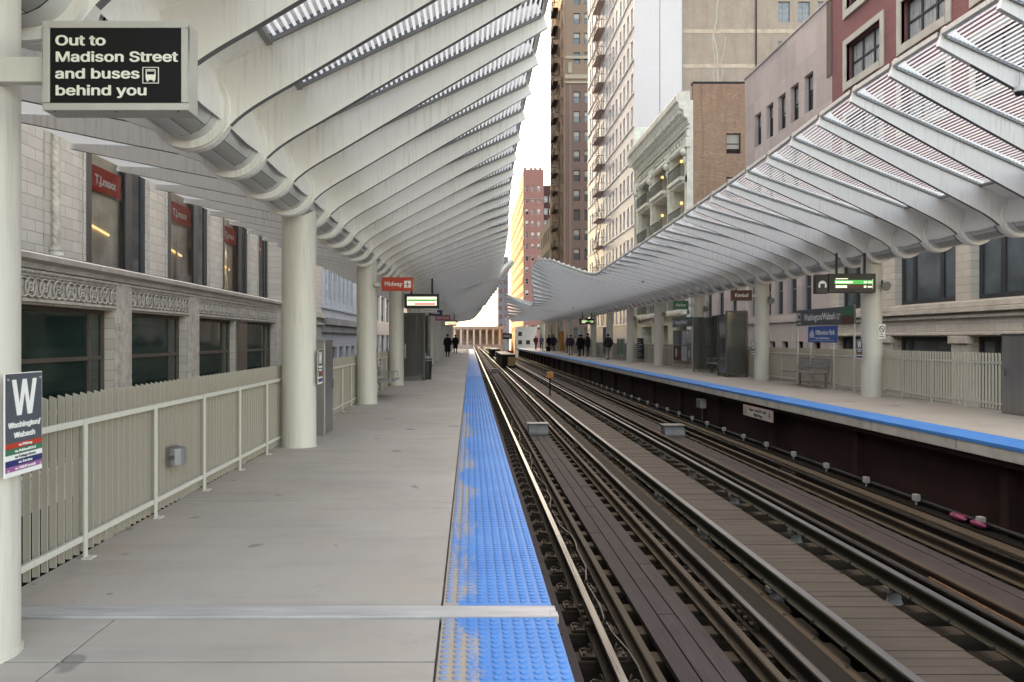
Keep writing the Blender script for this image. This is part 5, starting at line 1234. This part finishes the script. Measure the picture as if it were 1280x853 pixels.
def person(label, x, y, z, face, coat, trousers, stride=0., length=.80, hood=False, hgt=1.0, group='people waiting on the right platform', bag=False, lean=0.):
    """face: heading in degrees (0 looks away from the camera)"""
    t = thing('person', label, 'person', (x, y, z), R(face), group); t.scale = (hgt,) * 3; a = stride
    P = [(0, 0, .93), (0, .01, 1.12), (0, .0, 1.36), (0, .005, 1.47), (0, .02, 1.56), (0, .03, 1.66), (0, .025, 1.735)]
    E = [(0, 1), (1, 2), (2, 3), (3, 4), (4, 5), (5, 6)]; Rd = [(.14, .11), (.13, .10), (.15, .10), .055, .075, .088, .05]
    def add(p, par, r): P.append(p); Rd.append(r); E.append((par, len(P) - 1)); return len(P) - 1
    for s in (-1, 1):
        k = add((s * .095, 0, .86), 0, .095); k = add((s * .105, s * a * .5 + .02, .49), k, .062); k = add((s * .11, s * a - abs(a) * .2, .10), k, .043); k = add((s * .115, s * a + .05, .045), k, .042); add((s * .125, s * a + .19, .035), k, .036)
        k = add((s * .185, 0, 1.40), 2, .062); k = add((s * .245, -.03 - s * a * .3, 1.13), k, .046); k = add((s * .225, .10 - s * a * .5, .93), k, .036); w_ = add((s * .215, .14 - s * a * .5, .87), k, .034)
        for i, dx in enumerate((-.024, -.008, .008, .024)): add((s * .212 + dx, .17 - s * a * .5, .80 - (.012 if i in (1, 2) else 0)), w_, .0095)
        add((s * .18, .17 - s * a * .5, .845), w_, .011)
    add((0, .115, 1.635), 5, .018)  # nose
    pick = lambda c: 2 if c.z < .115 else (1 if c.z < 1.0 and abs(c.x) < .185 else 0)
    inst('body', skinned(P, E, Rd, ['skin', trousers, 'cloth_black'], pick), t)
    # coat: torso with hem plus sleeves
    m = MB(); prof = [(length, .215, .17), (length + .004, .225, .18), (1.0, .205, .165), (1.15, .20, .155), (1.32, .225, .15), (1.41, .21, .135), (1.47, .115, .10), (1.53, .075, .08)]
    m.grid([[(rx * math.cos(q), ry * math.sin(q) + .01, zz) for q in [2 * math.pi * j / 18 for j in range(18)]] for zz, rx, ry in prof], 0, True, True)
    for s in (-1, 1):
        pts = [(s * .17, 0, 1.42, .085), (s * .225, -.02 - s * a * .15, 1.28, .08), (s * .255, -.035 - s * a * .3, 1.13, .07), (s * .24, .04 - s * a * .4, 1.02, .062), (s * .225, .11 - s * a * .5, .92, .056)]
        m.grid([[(px_ + r_ * math.cos(q), py_ + r_ * math.sin(q), pz_ + r_ * .35 * math.sin(q)) for q in [2 * math.pi * j / 10 for j in range(10)]] for px_, py_, pz_, r_ in pts], 0, True, True); m.ball((s * .17, 0, 1.41), .088, 10, 6)
    m.build('coat', M[coat], t)
    m = MB(); rr = []
    for i in range(7):
        th = math.pi * (.03 + .60 * i / 6); rr.append([(.098 * math.sin(th) * math.cos(q), .015 + (.112 if math.sin(q) < 0 else .09) * math.sin(th) * math.sin(q), 1.655 + .115 * math.cos(th) + (.06 * max(0, math.sin(q)) * (i / 6))) for q in [2 * math.pi * j / 16 for j in range(16)]])
    m.grid(rr, 0, True, True); m.face(rr[0]); m.build('hood' if hood else 'hair', M[coat if hood else 'hair'], t)
    m = MB()
    for s in (-1, 1): m.ball((s * .033, .112, 1.665), .011, 6, 4)
    m.build('eye', M['black'], t)
    if bag:
        m = MB(); m.box(-.15, .15, -.32, -.185, 1.0, 1.42); m.build('backpack', M['cloth_black'], t, bevel=.05)
    return t
GL = 'people on the left platform'
person('person in a long black coat walking on the left platform', -1.86, 65, 0, 8, 'cloth_black', 'cloth_black', .16, .42, True, 1.08, GL)
person('person in black partly hidden behind the long black coat', -1.55, 82, 0, 0, 'cloth_black', 'cloth_black', .1, .5, True, 1.1, GL)
person('person in a dark jacket and light grey trousers walking alone', 9.35, 54.0, ZR, 20, 'cloth_charcoal', 'cloth_grey', .24, .84)
person('person in a purple jacket and grey trousers facing away', 8.35, 66.3, ZR, 0, 'cloth_purple', 'cloth_grey', .05, .82)
person('person in a black coat left in the close group of three', 8.72, 63.5, ZR, 30, 'cloth_black', 'cloth_black', .06, .6)
person('person in a dark coat with a backpack in the group of three', 9.05, 64.6, ZR, -10, 'cloth_charcoal', 'cloth_black', .04, .78, bag=True)
person('tall person in a black jacket right in the group of three', 9.3, 63.0, ZR, 60, 'cloth_black', 'cloth_navy', .05, .75, False, 1.05)
person('person in a maroon jacket at the far end of the right platform', 8.62, 105, ZR, 200, 'cloth_maroon', 'cloth_black', .14, .82, False, 1.05)
person('person in a blue grey jacket beside the maroon jacket', 9.3, 104, ZR, 150, 'cloth_blue_grey', 'cloth_black', .06, .8, False, 1.05)
person('person in a black coat with a large dark bag at their feet', 9.0, 91, ZR, 20, 'cloth_black', 'cloth_black', .08, .66, False, 1.05)
person('person in a navy coat between the far bag and the orange column', 9.35, 90, ZR, -30, 'cloth_navy', 'cloth_black', .05, .7, False, 1.08)
person('person in an olive coat behind the navy coat far away', 9.75, 92.5, ZR, 180, 'cloth_olive', 'cloth_denim', .05, .7, False, 1.02)
person('person in black standing just right of the orange column', 9.85, 80.5, ZR, 70, 'cloth_black', 'cloth_olive', .04, .6)
t = thing('travel_bag', 'large dark bag on the floor beside the far black coat', 'bag', (8.75, 89.4, ZR)); m = MB(); m.box(-.25, .25, -.16, .16, 0, .55); m.build('body', M['cloth_black'], t, bevel=.08); m = MB(); m.torus((0, .55), .12, .02, lambda u, v, d: (u, d, v), 12, 6, 0, math.pi); m.build('handle', M['cloth_charcoal'], t)
t = thing('orange_tube', 'bright orange tube round a far column of the right platform', 'banner', (XR, 19.45 + 7.32 * 9, ZR)); m = MB(); m.tube((0, 0, .1), (0, 0, 2.2), .246, n=28, caps=False); m.build('sheet', M['orange'], t)  # plain orange cylinder set just outside the column surface
